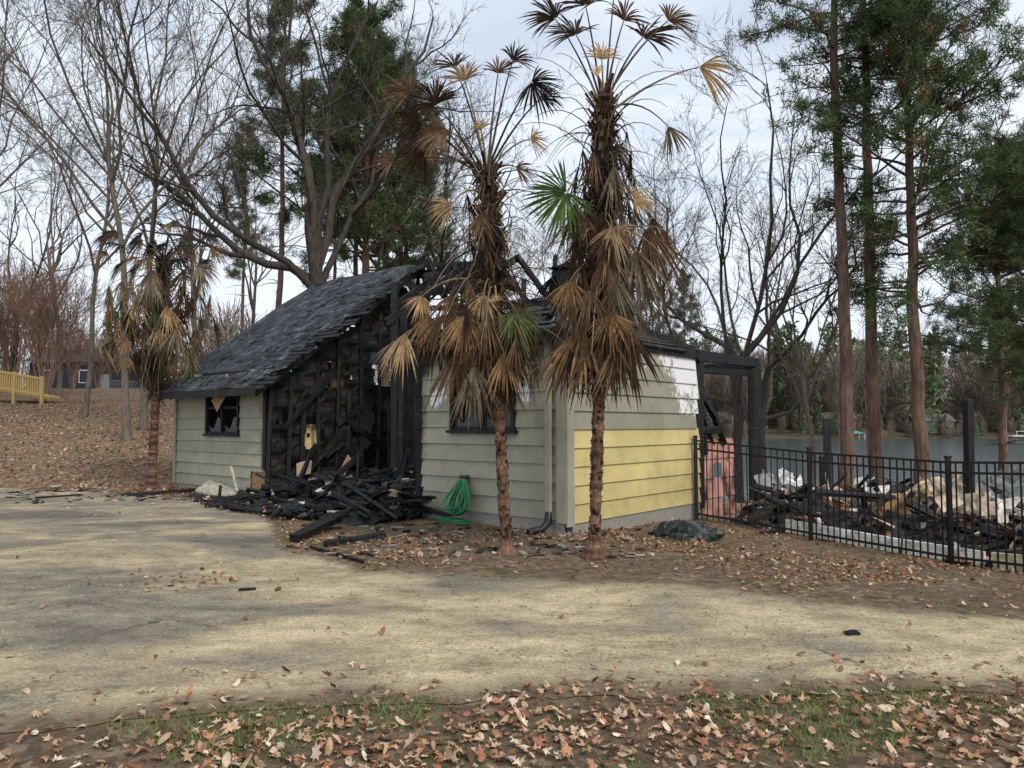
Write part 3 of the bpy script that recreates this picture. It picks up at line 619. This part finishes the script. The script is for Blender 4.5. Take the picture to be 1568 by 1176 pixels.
# ---------------------------------------------------------------- palms
DB=(.06,.036,.022);BR=(.16,.10,.058);TN=(.44,.31,.17);GB=(.21,.17,.12);BK2=(.025,.02,.017);GR=(.085,.15,.035);OR=(.30,.18,.085);LT=(.55,.42,.24)
def fan(mb,hub,axis,normal,R,spread,col,droop=.35,rg=rnd,n=None,crump=.05):
    axis=nrm(axis);normal=nrm(np.array(normal)-axis*np.dot(normal,axis));side=np.cross(normal,axis)
    n=n or max(14,int(spread/math.radians(6)))
    col=np.array(col)
    for i in range(n):
        an=-spread/2+spread*i/(n-1)+rg.gauss(0,.03);d=math.cos(an)*axis+math.sin(an)*side
        L=R*(.72+.28*math.cos(an/2)**2)*rg.uniform(.8,1.06);tq=np.cross(normal,d)
        sp=spread/(n-1);st=[.03,.3,.55,.8,1.];ws=[.006,.3*L*sp*.6,.55*L*sp*.48,.6*L*sp*.27,.001]
        off=rg.gauss(0,crump)*L;bend=rg.uniform(.6,1.5)*droop;V=[]
        cup=.12*R*(1-math.cos(an))
        for s,w in zip(st,ws):
            c=hub+d*L*s+normal*(off*s*s+cup*s)+np.array([0,0,-1])*bend*L*s**2.2
            f=.5*w
            V+= [c-tq*w+normal*f,c-normal*f,c+tq*w+normal*f]
        F=[]
        for k in range(4):
            o=3*k;F+=[[o,o+1,o+4,o+3],[o+1,o+2,o+5,o+4]]
        cc=col*rg.uniform(.65,1.35);V=np.array(V);cv=np.repeat(np.array([cc*.9,cc*1.05,cc*1.1,cc*.85,cc*.6]),3,0)
        mb.add(V,F,cv)
def petiole(mb,p0,hub,col,sag=.15,r=.012):
    p0=np.array(p0);hub=np.array(hub);t=np.linspace(0,1,8)[:,None];pts=p0*(1-t)+hub*t+np.array([0,0,1])*sag*4*t*(1-t)
    tube(mb,pts,np.linspace(r*1.5,r*.6,8),4,col);return nrm(pts[-1]-pts[-2])
def palm(name,base,top,rb,rt,skirt,expl,seed,nth=40,fiber_from=.35,upper=0):
    rg=random.Random(seed);rn=np.random.RandomState(seed);base=np.array(base,float);top=np.array(top,float)
    root=empty(name,tuple(base));mt=MB();ml=MB()
    n=110;t=np.linspace(0,1,n);mid=np.array([rg.uniform(-.06,.06),rg.uniform(-.05,.05),0])
    def ax(s): return base*(1-s)+top*s+mid*math.sin(s*math.pi*1.3)
    pts=np.array([ax(s) for s in t]);Hh=top[2]-base[2]
    rad=rb+(rt-rb)*sst(fiber_from-.1,fiber_from+.2,t);rad=rad*(1+.13*rn.randn(n).clip(-1.5,1.5));rad[:4]*=[2.3,1.8,1.4,1.15];rad[-1]*=.4
    low=np.array([.15,.085,.057]);hi=np.array([.05,.036,.027]);w=sst(fiber_from-.1,fiber_from+.1,t)[:,None]
    tube(mt,pts,rad,12,(low*(1-w)+hi*w)*rn.uniform(.4,1.5,(n,1)))
    for i in range(int(Hh*110)):
        s=rg.uniform(.03,.99);a=rg.uniform(0,6.28);o=np.array([math.cos(a),math.sin(a),0]);fib=s>fiber_from
        r=rb if not fib else rt;p=ax(s)+o*r*.8;L=rg.uniform(.03,.07) if not fib else rg.uniform(.08,.24)
        d=nrm(o*(.35 if not fib else .75)+np.array([0,0,rg.choice([1,1,-1.1]) if fib else 1]))
        c=np.array(rg.choice([DB,BR,(.2,.13,.09),BK2] if not fib else [DB,(.09,.06,.04),BK2,BR]))
        sd=nrm(np.cross(d,o));box(mt,p+d*L*.5,[d,sd,np.cross(d,sd)],[L*.6,.018,.005],c,0,.006)
    for i in range(int(Hh*60)):
        s=rg.uniform(fiber_from-.05,1);a=rg.uniform(0,6.28);o=np.array([math.cos(a),math.sin(a),0]);p=ax(s)+o*rt*.9
        q=p+o*rg.uniform(.03,.16)+np.array([rg.gauss(0,.03),rg.gauss(0,.03),-rg.uniform(.08,.4)])
        tube(mt,[p,(p+q)/2+o*.03,q],[.006,.004,.002],3,rg.choice([DB,BR,GB]))
    mt.build(name+"_trunk",[M_fiber],loc=tuple(base));o1=bpy.context.scene.objects[name+"_trunk"];o1.name="trunk";o1.parent=root;o1.location=(0,0,0)
    view=np.array([0,-1.,0])
    for (u,v,ang,R,sp,col,dy) in expl:
        D=base[1]+dy;hub=np.array([(u-784)/1132*D,D,1.6+(650-v)/1132*D])
        hi=(hub[2]>top[2]-.3)
        s=rg.uniform(.93,.99) if hi else min(.97,max(.3,(hub[2]-base[2]+.1)/Hh))
        petiole(ml,ax(s),hub,np.array(col)*.6+.02,.1 if hi else .18)
        a=math.radians(ang);axx=np.array([math.cos(a),rg.uniform(-.25,.25),math.sin(a)])
        nn=view+np.array([rg.uniform(-.5,.5),0,rg.uniform(-.3,.5)])
        fan(ml,hub,axx,nn,R,math.radians(sp),col,.12 if col is GR else .32,rg,crump=.05 if col is GR else .1)
    for (s0,s1,cnt,r0,r1,R0,R1,cols) in skirt:
        for i in range(cnt):
            s=rg.uniform(s0,s1);a=rg.uniform(0,6.28);o=np.array([math.cos(a),math.sin(a),0]);p=ax(s)+o*rt;rr=rg.uniform(r0,r1)
            drop=rg.uniform(.1,.45);hub=p+o*rr+np.array([0,0,-drop]);col=rg.choice(cols)
            petiole(ml,p,hub,np.array(col)*.8,.14,.008)
            axx=o*rg.uniform(-.25,.2)+np.array([rg.gauss(0,.14),rg.gauss(0,.14),-1])
            fan(ml,hub,axx,o+UP*.1,rg.uniform(R0,R1),math.radians(rg.uniform(25,85)),np.array(col),.15,rg,n=15,crump=.14)
    for i in range(upper):
        a=i*2.4+rg.random();o=np.array([math.cos(a),math.sin(a),0]);el=rg.uniform(-.3,1.1);L=rg.uniform(.6,1.35)
        p=ax(.97);hub=p+(o*math.cos(el)+UP*math.sin(el))*L;col=rg.choice([DB,BR,GB,(.05,.07,.025),TN,GB,BK2,BR])
        petiole(ml,p,hub,np.array(col)*.8,.12,.009);fan(ml,hub,o+UP*rg.uniform(-.9,.2),UP*.6-view*-.6,rg.uniform(.4,.6),math.radians(rg.uniform(100,190)),col,.45,rg)
    for i in range(nth):
        s=rg.uniform(.55,.99);a=rg.uniform(0,6.28);o=np.array([math.cos(a),math.sin(a),0]);p=ax(s)+o*rt*.6
        el=rg.uniform(-.5,1.2) if s>.85 else rg.uniform(-1.,.5);L=rg.uniform(.5,1.25);q=p+(o*math.cos(el)+UP*math.sin(el))*L
        pts=[p*(1-t)+q*t+UP*(.14*4*t*(1-t)-.25*t*t) for t in np.linspace(0,1,8)]
        tube(ml,pts,np.linspace(.009,.003,8),4,rg.choice([GB,(.3,.22,.15),DB,DB,(.38,.3,.22)]))
    ml.build(name+"_fronds",[M_frond],loc=tuple(base));o2=bpy.context.scene.objects[name+"_fronds"];o2.name="fronds";o2.parent=root;o2.location=(0,0,0)
    root.name=name
SK=[BR,BR,OR,DB,DB,GB,(.22,.14,.08),(.12,.075,.045),(.28,.2,.12)]
p3=[(885,38,125,.5,170,DB,-.1),(925,78,85,.36,140,TN,-.2),(990,42,35,.55,170,DB,.1),(1030,15,40,.42,150,BR,0),(852,12,140,.5,160,DB,.2),(945,-25,90,.55,180,BR,0),(1078,90,-12,.55,100,TN,0),(1028,185,-65,.38,80,GB,.2),(917,105,85,.25,70,LT,-.25),(960,15,80,.45,150,BR,.2),(900,-10,110,.5,160,DB,.1),
 (868,290,215,.58,240,GR,-.4),(975,298,5,.32,220,TN,-.3),(940,345,-75,.4,180,TN,-.4),(898,325,-120,.36,130,BR,-.35),(873,430,-90,.36,140,OR,-.4),(992,345,-75,.8,75,BR,-.1),(975,380,-80,.7,80,GB,-.25),(1000,330,-70,.55,70,BR,.1),
 (925,495,-92,.8,75,BR,-.3),(893,500,-105,.8,80,OR,-.2),(955,500,-78,.7,80,DB,-.2),(870,520,-105,.65,75,BR,-.1),(940,420,-90,.6,90,GB,-.35),(905,440,-95,.5,80,BR,-.4),(850,420,-110,.4,80,BK2,.2),(935,480,-90,.4,150,OR,-.45),(910,480,-95,.9,70,DB,-.1),(945,470,-85,.9,70,BR,0)]
b3=gp(908,852);palm("windmill_palm",b3,(1.17,9.05,5.75),.072,.12,[(.5,.84,80,.05,.3,.4,.8,SK),(.8,.97,16,.05,.25,.3,.55,[DB,BR,BK2])],p3,5,90,.40)
p2=[(665,150,115,.48,190,DB,-.1),(640,175,190,.48,170,DB,.1),(655,195,235,.45,140,BR,.2),(710,112,105,.4,150,TN,0),(762,100,70,.4,150,BR,.1),(815,115,-25,.48,200,BK2,0),(735,190,95,.22,130,TN,-.3),(813,205,5,.28,150,TN,-.1),(600,240,175,.34,130,BR,.1),(690,310,195,.33,120,TN,-.2),(790,250,-10,.3,130,BR,-.1),(695,90,120,.4,140,DB,.3),(785,80,60,.35,130,DB,.2),(625,130,150,.45,150,BR,.2),(830,140,20,.35,150,DB,.2),(680,190,200,.45,150,BR,-.2),(645,225,230,.4,130,DB,0),
 (645,452,-110,.28,140,TN,-.1),(620,510,-105,.5,85,TN,0),(605,520,-120,.4,60,GB,.1),(712,482,-90,.46,140,OR,-.4),(680,480,-100,.55,90,BR,-.2),(700,540,-92,.6,90,BR,-.2),(725,560,-88,.6,80,GB,-.3),(788,478,-70,.45,200,(.13,.16,.06),-.3),(760,460,100,.15,150,LT,-.4),(740,450,-90,.35,120,TN,-.35),(690,450,-100,.4,110,BR,-.1),(655,480,-100,.45,90,OR,0),(800,500,-80,.4,80,GB,.1),(665,500,-95,.55,80,DB,.1),(735,500,-90,.6,80,BR,-.2)]
b2=gp(776,845);palm("windmill_palm",b2,(-.33,9.35,4.95),.068,.10,[(.5,.74,48,.05,.45,.4,.7,SK),(.8,.97,16,.05,.3,.3,.5,[DB,BR,BK2])],p2,9,90,.42)
b1=gp(236,748);palm("windmill_palm",b1,(b1[0]+.1,b1[1]+.1,5.9),.1,.17,[(.6,.95,110,.1,1.2,.5,.9,SK+[TN,LT,GB,(.06,.08,.03)])],[],13,60,.4,upper=32)
# ---------------------------------------------------------------- bare trees
def baretree(name,seed,Ht,r0,col,fork=.42,spread=.5,counts=(6,7,6,5),wob=.13,multi=1,twig=1.,loc=(0,0,0),ratio=(.6,.45,.42,.5),up=.05):
    rg=np.random.RandomState(seed);mb=MB();col=np.array(col)
    def br(p,d,L,r,lev):
        n=[10,8,6,4,3][lev];pts=[p];dd=d.copy()
        for i in range(n):
            dd=nrm(dd+rg.randn(3)*wob*(1.3 if lev else .45)+np.array([0,0,up if lev<4 else 0]));pts.append(pts[-1]+dd*L/n)
        pts=np.array(pts);end=.55 if lev==0 else .22
        rad=r*(1-(1-end)*np.linspace(0,1,n+1));
        if lev==0: rad[0]*=1.35
        tube(mb,pts,rad,[10,7,5,3,3][lev],col*rg.uniform(.8,1.2))
        if lev>=len(counts): return
        for c in range(counts[lev]):
            t=(rg.uniform(.55,1) if lev==0 else rg.uniform(.2,1)) if c>0 else 1.
            q=t*n;i=min(int(q),n-1);f=q-i;pp=pts[i]*(1-f)+pts[i+1]*f;td=nrm(pts[i+1]-pts[i])
            rv=rg.randn(3);rv-=td*np.dot(rv,td);rv=nrm(rv);an=rg.uniform(.3,.3+spread*1.3) if c>0 else .15
            nd=nrm(td*math.cos(an)+rv*math.sin(an));LL=(Ht if lev==0 else L)*ratio[lev]*rg.uniform(.7,1.15)*(1 if lev==0 else (1.2-.55*t))
            rr=min(r*(1-(1-end)*t)*rg.uniform(.5,.78),r*.7)
            br(pp,nd,LL,max(rr,.009*twig),lev+1)
    for m in range(multi):
        a=m*2.4;d=np.array([math.cos(a)*.22*(multi>1),math.sin(a)*.22*(multi>1),1]);br(np.array([math.cos(a),math.sin(a),0])*.15*(multi>1),nrm(d+rg.randn(3)*.03),Ht*fork,r0,0)
    ob=mb.build(name,[M_bark],smooth=True);ob.location=loc;return ob
def at(u,D): x=(u-784)/1132.*D;return (x,D,float(H(x,D))-.1)
DK=(.06,.052,.043);GY=(.13,.112,.09);PL=(.17,.145,.12)
T1=baretree("bare_oak_tree",3,25,.42,DK,.40,.55,(8,8,7,6),.19,twig=1.3,loc=at(505,31))
T2=baretree("bare_tree",21,24,.14,GY,.50,.35,(9,8,7,6),.12,twig=1.1,loc=at(196,28),ratio=(.48,.42,.45,.55),up=.06)
T3=baretree("bare_tree",34,22,.27,(.085,.073,.06),.33,.45,(6,8,7,7),.19,twig=1.2,loc=at(1128,32),ratio=(.62,.45,.42,.5),up=.07)
T4=baretree("bare_tree",55,21,.15,PL,.45,.4,(8,7,6,6),.14,twig=1.3,loc=at(975,46),ratio=(.5,.45,.45,.5),up=.07)
for (src,u,D,rz_,sc) in [(T2,222,31,2,1.0),(T2,130,36,4,.95),(T4,300,44,2,1.),(T4,90,48,3,1.05),(T2,-60,30,5,1),(T4,380,52,5,1),(T3,1165,34,2.6,.95),(T4,1240,31,3,.8),(T4,1060,50,1,.9),(T4,900,48,2.2,1.),(T4,840,55,4,1.1),(T4,700,50,5,1.05),(T4,620,56,.5,1.),(T2,560,40,3,1),(T4,1340,52,2,.7),(T3,1020,55,5,.95),(T1,630,44,2,.9),(T4,770,60,3.3,1.15),(T3,20,55,1,1.),(T2,300,50,1,1.)]:
    inst(src,"bare_tree",at(u,D),rz_,sc)
S1=baretree("crape_myrtle_shrub",77,8.5,.055,(.24,.155,.12),.42,.35,(6,6,5),.12,multi=9,twig=1.8,loc=at(68,47),ratio=(.55,.5,.45),up=.08)
for (u,D,r_,s_) in [(20,54,2,1.15),(-10,50,1,.9),(-60,46,3,1.1),(70,60,4,1.1),(110,56,2,.6),(150,62,1,.5)]: inst(S1,"crape_myrtle_shrub",at(u,D),r_,s_)
# ---------------------------------------------------------------- pines
def pine(name,seed,Ht,r0,start,blen,nb,loc,dead=.04,clump=32):
    rg=np.random.RandomState(seed);mb=MB();bc=np.array([.16,.105,.08]);cl=[]
    n=26;pts=np.stack([np.cumsum(rg.randn(n)*.03),np.cumsum(rg.randn(n)*.03),np.linspace(0,Ht,n)],1);rad=np.linspace(r0,r0*.22,n);rad[0]*=1.3
    tcol=bc[None]*(1-.3*np.linspace(0,1,n)[:,None])*rg.uniform(.85,1.15,(n,1));tube(mb,pts,rad,10,tcol)
    for i in range(nb):
        t=start+(1-start)*(i+rg.rand())/nb;k=t*(n-1);j=min(int(k),n-2);p=pts[j]+(pts[j+1]-pts[j])*(k-j);a=rg.uniform(0,6.28)
        tt=(t-start)/(1-start);L=blen*(1-tt**1.6*.7)*rg.uniform(.5,1.15)*(.5 + .5*min(1,tt*5))
        d=nrm([math.cos(a),math.sin(a),-.05+.7*tt+rg.uniform(-.1,.25)]);bp=[p];dd=d
        for q in range(7): dd=nrm(dd+rg.randn(3)*.12+np.array([0,0,.03]));bp.append(bp[-1]+dd*L/7)
        bp=np.array(bp);tube(mb,bp,np.linspace(r0*.2,.012,8),5,bc*.7)
        if tt<.12 and rg.rand()<.6: continue
        for c in range(9):
            f=rg.uniform(.3,1);q=min(int(f*7),6);pp=bp[q];nd=nrm(dd+rg.randn(3)*.75);l2=L*rg.uniform(.15,.35);e=pp+nd*l2
            tube(mb,[pp,(pp+e)/2,e],[.02,.014,.01],3,bc*.6)
            for z in (.6,1.): cl.append(np.append(pp+(e-pp)*z+rg.randn(3)*.12,[1.]))
        cl.append(np.append(bp[-1],1.))
    for i in range(12):
        t=rg.uniform(start*.45,start);p=pts[int(t*(n-1))];a=rg.uniform(0,6.28);e=p+np.array([math.cos(a),math.sin(a),rg.uniform(-.4,.3)])*rg.uniform(.5,1.8);tube(mb,[p,(p+e)/2+[0,0,.1],e],[.035,.02,.008],4,bc*.6)
    c=np.array(cl)[:,:3];m=len(c);K=clump
    cen=np.repeat(c,K,0);dr=rg.randn(m*K,3);dr[:,2]+=.35;dr/=np.linalg.norm(dr,axis=1)[:,None]
    ln=rg.uniform(.14,.4,(m*K,1));sd=np.cross(dr,rg.randn(m*K,3));sd/=np.linalg.norm(sd,axis=1)[:,None]+1e-9
    st=cen+dr*.03+rg.randn(m*K,3)*.09;tip=st+dr*ln;w=.018
    V=np.stack([st-sd*w,st+sd*w,tip],1).reshape(-1,3)
    g=np.array([.08,.115,.048]);hue=rg.uniform(.6,1.5,(m,1))*g;de=rg.rand(m)<dead;hue[de]=np.array([.25,.14,.08])
    mb.add(V,np.arange(m*K*3).reshape(-1,3),np.repeat(np.repeat(hue,K,0),3,0)*1.0,1)
    ob=mb.build(name,[M_bark,M_needle]);ob.location=loc;return ob
A=pine("pine_tree",2,20,.26,.36,5.6,84,at(1408,25),clump=40);B=pine("pine_tree",5,27,.25,.54,3.5,44,at(1292,25.5),.1)
Cc=pine("pine_tree",8,25,.2,.42,3.9,58,at(424,40),clump=36)
for (src,u,D,r_,s_) in [(B,1340,27,2.2,1.),(Cc,590,50,1,1.),(Cc,655,54,2,.95),(Cc,545,46,3,1.02),(Cc,510,60,4.4,1.),(A,1640,31,1,.8),(A,1530,40,2.5,1.0),(Cc,1000,66,1,.85),(Cc,1050,72,3,.8),(Cc,610,44,5,.9),(A,1600,24,3.9,.62),(Cc,370,62,2.,.9),(A,560,38,5,1.08)]:
    inst(src,"pine_tree",at(u,D),r_,s_)
# ---------------------------------------------------------------- distant trees
def mass(name,items,seed,q=1.):
    rg=np.random.RandomState(seed);mb=MB()
    for (x,y,h,kind) in items:
        z0=float(H(x,y))-.3
        if kind=='p':
            K=int(420*q);t=rg.rand(K)**.8;rr=h*.19*(1-t*.75)*np.sqrt(rg.rand(K));a=rg.uniform(0,6.28,K)
            c=np.stack([x+rr*np.cos(a),y+rr*np.sin(a),z0+h*(.12+.88*t)],1);s=h*.024;o=rg.randn(K,3,3)*s
            col=np.array(rg.uniform(.8,1.5)*np.array([.09,.12,.06]))*rg.uniform(.5,1.6,(K,1))
            mb.add((c[:,None]+o).reshape(-1,3),np.arange(K*3).reshape(-1,3),np.repeat(col,3,0));tube(mb,[[x,y,z0],[x,y,z0+h*.9]],[h*.012,.05],4,(.12,.09,.07))
        else:
            K=int(420*q);t=rg.uniform(.0,.72,K);a=rg.uniform(0,6.28,K);el=rg.uniform(.4,1.4,K);L=h*rg.uniform(.1,.3,K)*(1-t*.3)
            rr=h*.2*rg.rand(K)*np.minimum(1,.5+t);st=np.stack([x+rr*np.cos(a),y+rr*np.sin(a),z0+h*t],1);tip=st+np.stack([np.cos(a)*np.cos(el)*L,np.sin(a)*np.cos(el)*L,np.sin(el)*L],1)
            w=.0045*h;sd=np.stack([-np.sin(a),np.cos(a),0*a],1)*w;V=np.stack([st-sd,st+sd,tip],1).reshape(-1,3)
            col=np.array(rg.uniform(.85,1.25)*np.array([.22,.18,.145]))*rg.uniform(.7,1.3,(K,1))
            mb.add(V,np.arange(K*3).reshape(-1,3),np.repeat(col,3,0));tube(mb,[[x,y,z0],[x,y,z0+h*.8]],[h*.01,.04],4,(.2,.18,.15))
    return mb.build(name,[M_far])
it=[]
for i in range(420):
    x=rnd.uniform(-10,240);y=rnd.uniform(199,270);g=(x>110 and x<125) or x>140 or rnd.random()<.22
    it.append((x,y,rnd.uniform(17,30)*(1. if x>60 else .9),'p' if g and rnd.random()<.8 else 'b'))
for i in range(230): it.append((rnd.uniform(0,230),rnd.uniform(189,200),rnd.uniform(3,8),'b' if rnd.random()<.7 else 'p'))
mass("distant_trees",it,1)
it=[(rnd.uniform(-130,-5),rnd.uniform(80,120),rnd.uniform(9,17),'b' if rnd.random()<.8 else 'p') for i in range(100)]
mass("distant_trees",it,2)
# ---------------------------------------------------------------- neighbours
nh=empty("neighbor_house",at(110,72))
x0,y0,z0=at(110,72);mb=MB();dk=(.028,.032,.038)
box(mb,(x0,y0+4,z0+1.6),np.eye(3),[4.2,4,1.7],dk,0);
for k in range(11): box(mb,(x0,y0-.01,z0+.2+k*.29),np.eye(3),[4.22,.02,.13],np.array(dk)*1.1,0)
V=[(x0-4.8,y0-.6,z0+3.3),(x0+4.8,y0-.6,z0+3.3),(x0+4.8,y0+4,z0+5),(x0-4.8,y0+4,z0+5),(x0-4.8,y0+8.6,z0+3.3),(x0+4.8,y0+8.6,z0+3.3)]
mb.add(V,[[0,1,2,3],[3,2,5,4]],(.04,.04,.043));
for wx in (-2.4,1.2): 
    box(mb,(x0+wx,y0-.06,z0+1.9),np.eye(3),[.55,.03,.65],(.5,.5,.5));box(mb,(x0+wx,y0-.1,z0+1.9),np.eye(3),[.45,.02,.55],(.03,.04,.05))
box(mb,(x0+3.2,y0-.07,z0+1.1),np.eye(3),[.45,.03,1.],(.2,.2,.2))
o=mb.build("neighbor_house_body",[M_debris],loc=(x0,y0,z0));o.name="house_body";o.parent=nh;o.location=(0,0,0)
mb=MB();wd=(.50,.35,.13)
pa=np.array(at(-60,44));pb=np.array(at(64,43));pa[2]=4.1;pb[2]=3.2
for h in (1.05,.1): beam(mb,pa+[0,0,h],pb+[0,0,h],.12,.14,wd)
for i in range(36):
    t=i/35;p=pa*(1-t)+pb*t;beam(mb,p+[0,0,.1],p+[0,0,1.05],.07,.07,wd)
for t in (0,.33,.66,1): p=pa*(1-t)+pb*t;beam(mb,(p[0],p[1],float(H(p[0],p[1]))-.2),p+[0,0,1.2],.15,.15,wd)
d=nrm(pb-pa);box(mb,(pa+pb)/2+[0,.8,.0],[d,nrm(np.cross(UP,d)),UP],[np.linalg.norm(pb-pa)/2,.8,.06],wd)
mb.build("wooden_deck_railing",[M_wood])
mb=MB();pa=np.array(at(160,46));pb=np.array(at(420,40));gm=(.22,.22,.22)
for i in range(9):
    t=i/8;p=pa*(1-t)+pb*t;p[2]=H(p[0],p[1]);tube(mb,[p,p+[0,0,1.25]],.03,6,gm)
pts=[];
for i in range(30):
    t=i/29;p=pa*(1-t)+pb*t;p[2]=H(p[0],p[1])+1.22;pts.append(p)
tube(mb,pts,.022,5,gm)
for i in range(130):
    t=i/129;p=pa*(1-t)+pb*t;p[2]=H(p[0],p[1]);d=nrm(pb-pa)
    tube(mb,[p,p+d*.55+[0,0,1.2]],.004,3,gm);tube(mb,[p+d*.55,p+[0,0,1.2]],.004,3,gm)
mb.build("chain_link_fence",[M_paint])
mb=MB();x,y=128,182
box(mb,(x,y,-1.2),np.eye(3),[6,1.5,.15],(.6,.6,.58))
for k in range(5): box(mb,(x-5+k*2.6,y,-1.6),np.eye(3),[.12,.12,.6],(.5,.5,.48))
for k in range(5): box(mb,(x-5+k*2.6,y-1.4,-.6),np.eye(3),[.05,.05,.5],(.7,.7,.7))
box(mb,(x,y-1.4,-.1),np.eye(3),[5.2,.05,.06],(.7,.7,.7));mb.build("boat_dock",[M_paint])
mb=MB();x,y=84,181;mb.add([(x-1.6,y-1.5,-.6),(x+1.6,y-1.5,-.6),(x+1.6,y+1.5,-.6),(x-1.6,y+1.5,-.6),(x,y,.1)],[[0,1,4],[1,2,4],[2,3,4],[3,0,4]],(.05,.25,.22))
for a in(-1.4,1.4):
    for b_ in (-1.4,1.4): box(mb,(x+a,y+b_,-1.3),np.eye(3),[.07,.07,.72],(.5,.5,.5))
mb.build("dock_canopy",[M_paint])
for (x,y,w,c) in [(112,196,5,(.22,.2,.18)),(142,198,6,(.3,.28,.26)),(88,198,4,(.25,.2,.17))]:
    mb=MB();z=float(H(x,y));box(mb,(x,y+3,z+1.5),np.eye(3),[w,3,1.7],c)
    mb.add([(x-w-.5,y-.5,z+3.1),(x+w+.5,y-.5,z+3.1),(x+w+.5,y+3,z+5),(x-w-.5,y+3,z+5),(x-w-.5,y+6.5,z+3.1),(x+w+.5,y+6.5,z+3.1)],[[0,1,2,3],[3,2,5,4]],(.12,.11,.11))
    for k in (-.6,-.1,.5): box(mb,(x+k*w,y-.03,z+1.7),np.eye(3),[.6,.03,.7],(.05,.06,.07))
    mb.build("lake_house",[M_paint])
# ---------------------------------------------------------------- light, sky
SUN_EL=math.radians(44);d=nrm([.5,-.72,0]);az=math.atan2(d[0],d[1])
w=bpy.data.worlds.new("World");scene.world=w;w.use_nodes=True;nt=w.node_tree;bg=nt.nodes["Background"]
sk=N(nt,"ShaderNodeTexSky",sky_type='NISHITA');sk.sun_disc=False;sk.sun_elevation=SUN_EL;sk.sun_rotation=az;sk.dust_density=1.;sk.air_density=1.2;sk.ozone_density=1.2
tc=N(nt,"ShaderNodeTexCoord");mp=N(nt,"ShaderNodeMapping");mp.inputs["Scale"].default_value=(1,1,3);nt.links.new(tc.outputs["Generated"],mp.inputs["Vector"])
n=noise(nt,mp.outputs[0],1.7,6,.55,.4);cf=ramp(nt,n,[(.38,.55),(.58,.98)])
nt.links.new(mix(nt,cf,sk.outputs[0],(6.3,6.8,7.5)),bg.inputs["Color"]);bg.inputs["Strength"].default_value=.15
L=bpy.data.lights.new("sun","SUN");L.energy=2.3;L.angle=math.radians(14);L.color=(1,.95,.87);lo=bpy.data.objects.new("sun",L);scene.collection.objects.link(lo)
dirv=Vector((d[0]*math.cos(SUN_EL),d[1]*math.cos(SUN_EL),math.sin(SUN_EL)));lo.rotation_euler=dirv.to_track_quat('Z','Y').to_euler();lo.location=(20,-20,30)
cam=bpy.data.cameras.new("camera");cam.sensor_width=36;cam.lens=26;cam.clip_end=3000;co=bpy.data.objects.new("camera",cam);scene.collection.objects.link(co)
co.location=(0,0,1.6);co.rotation_euler=(math.radians(90+3.13),0,0);scene.camera=co
scene.view_settings.view_transform='Standard';scene.view_settings.look='None';scene.view_settings.exposure=0
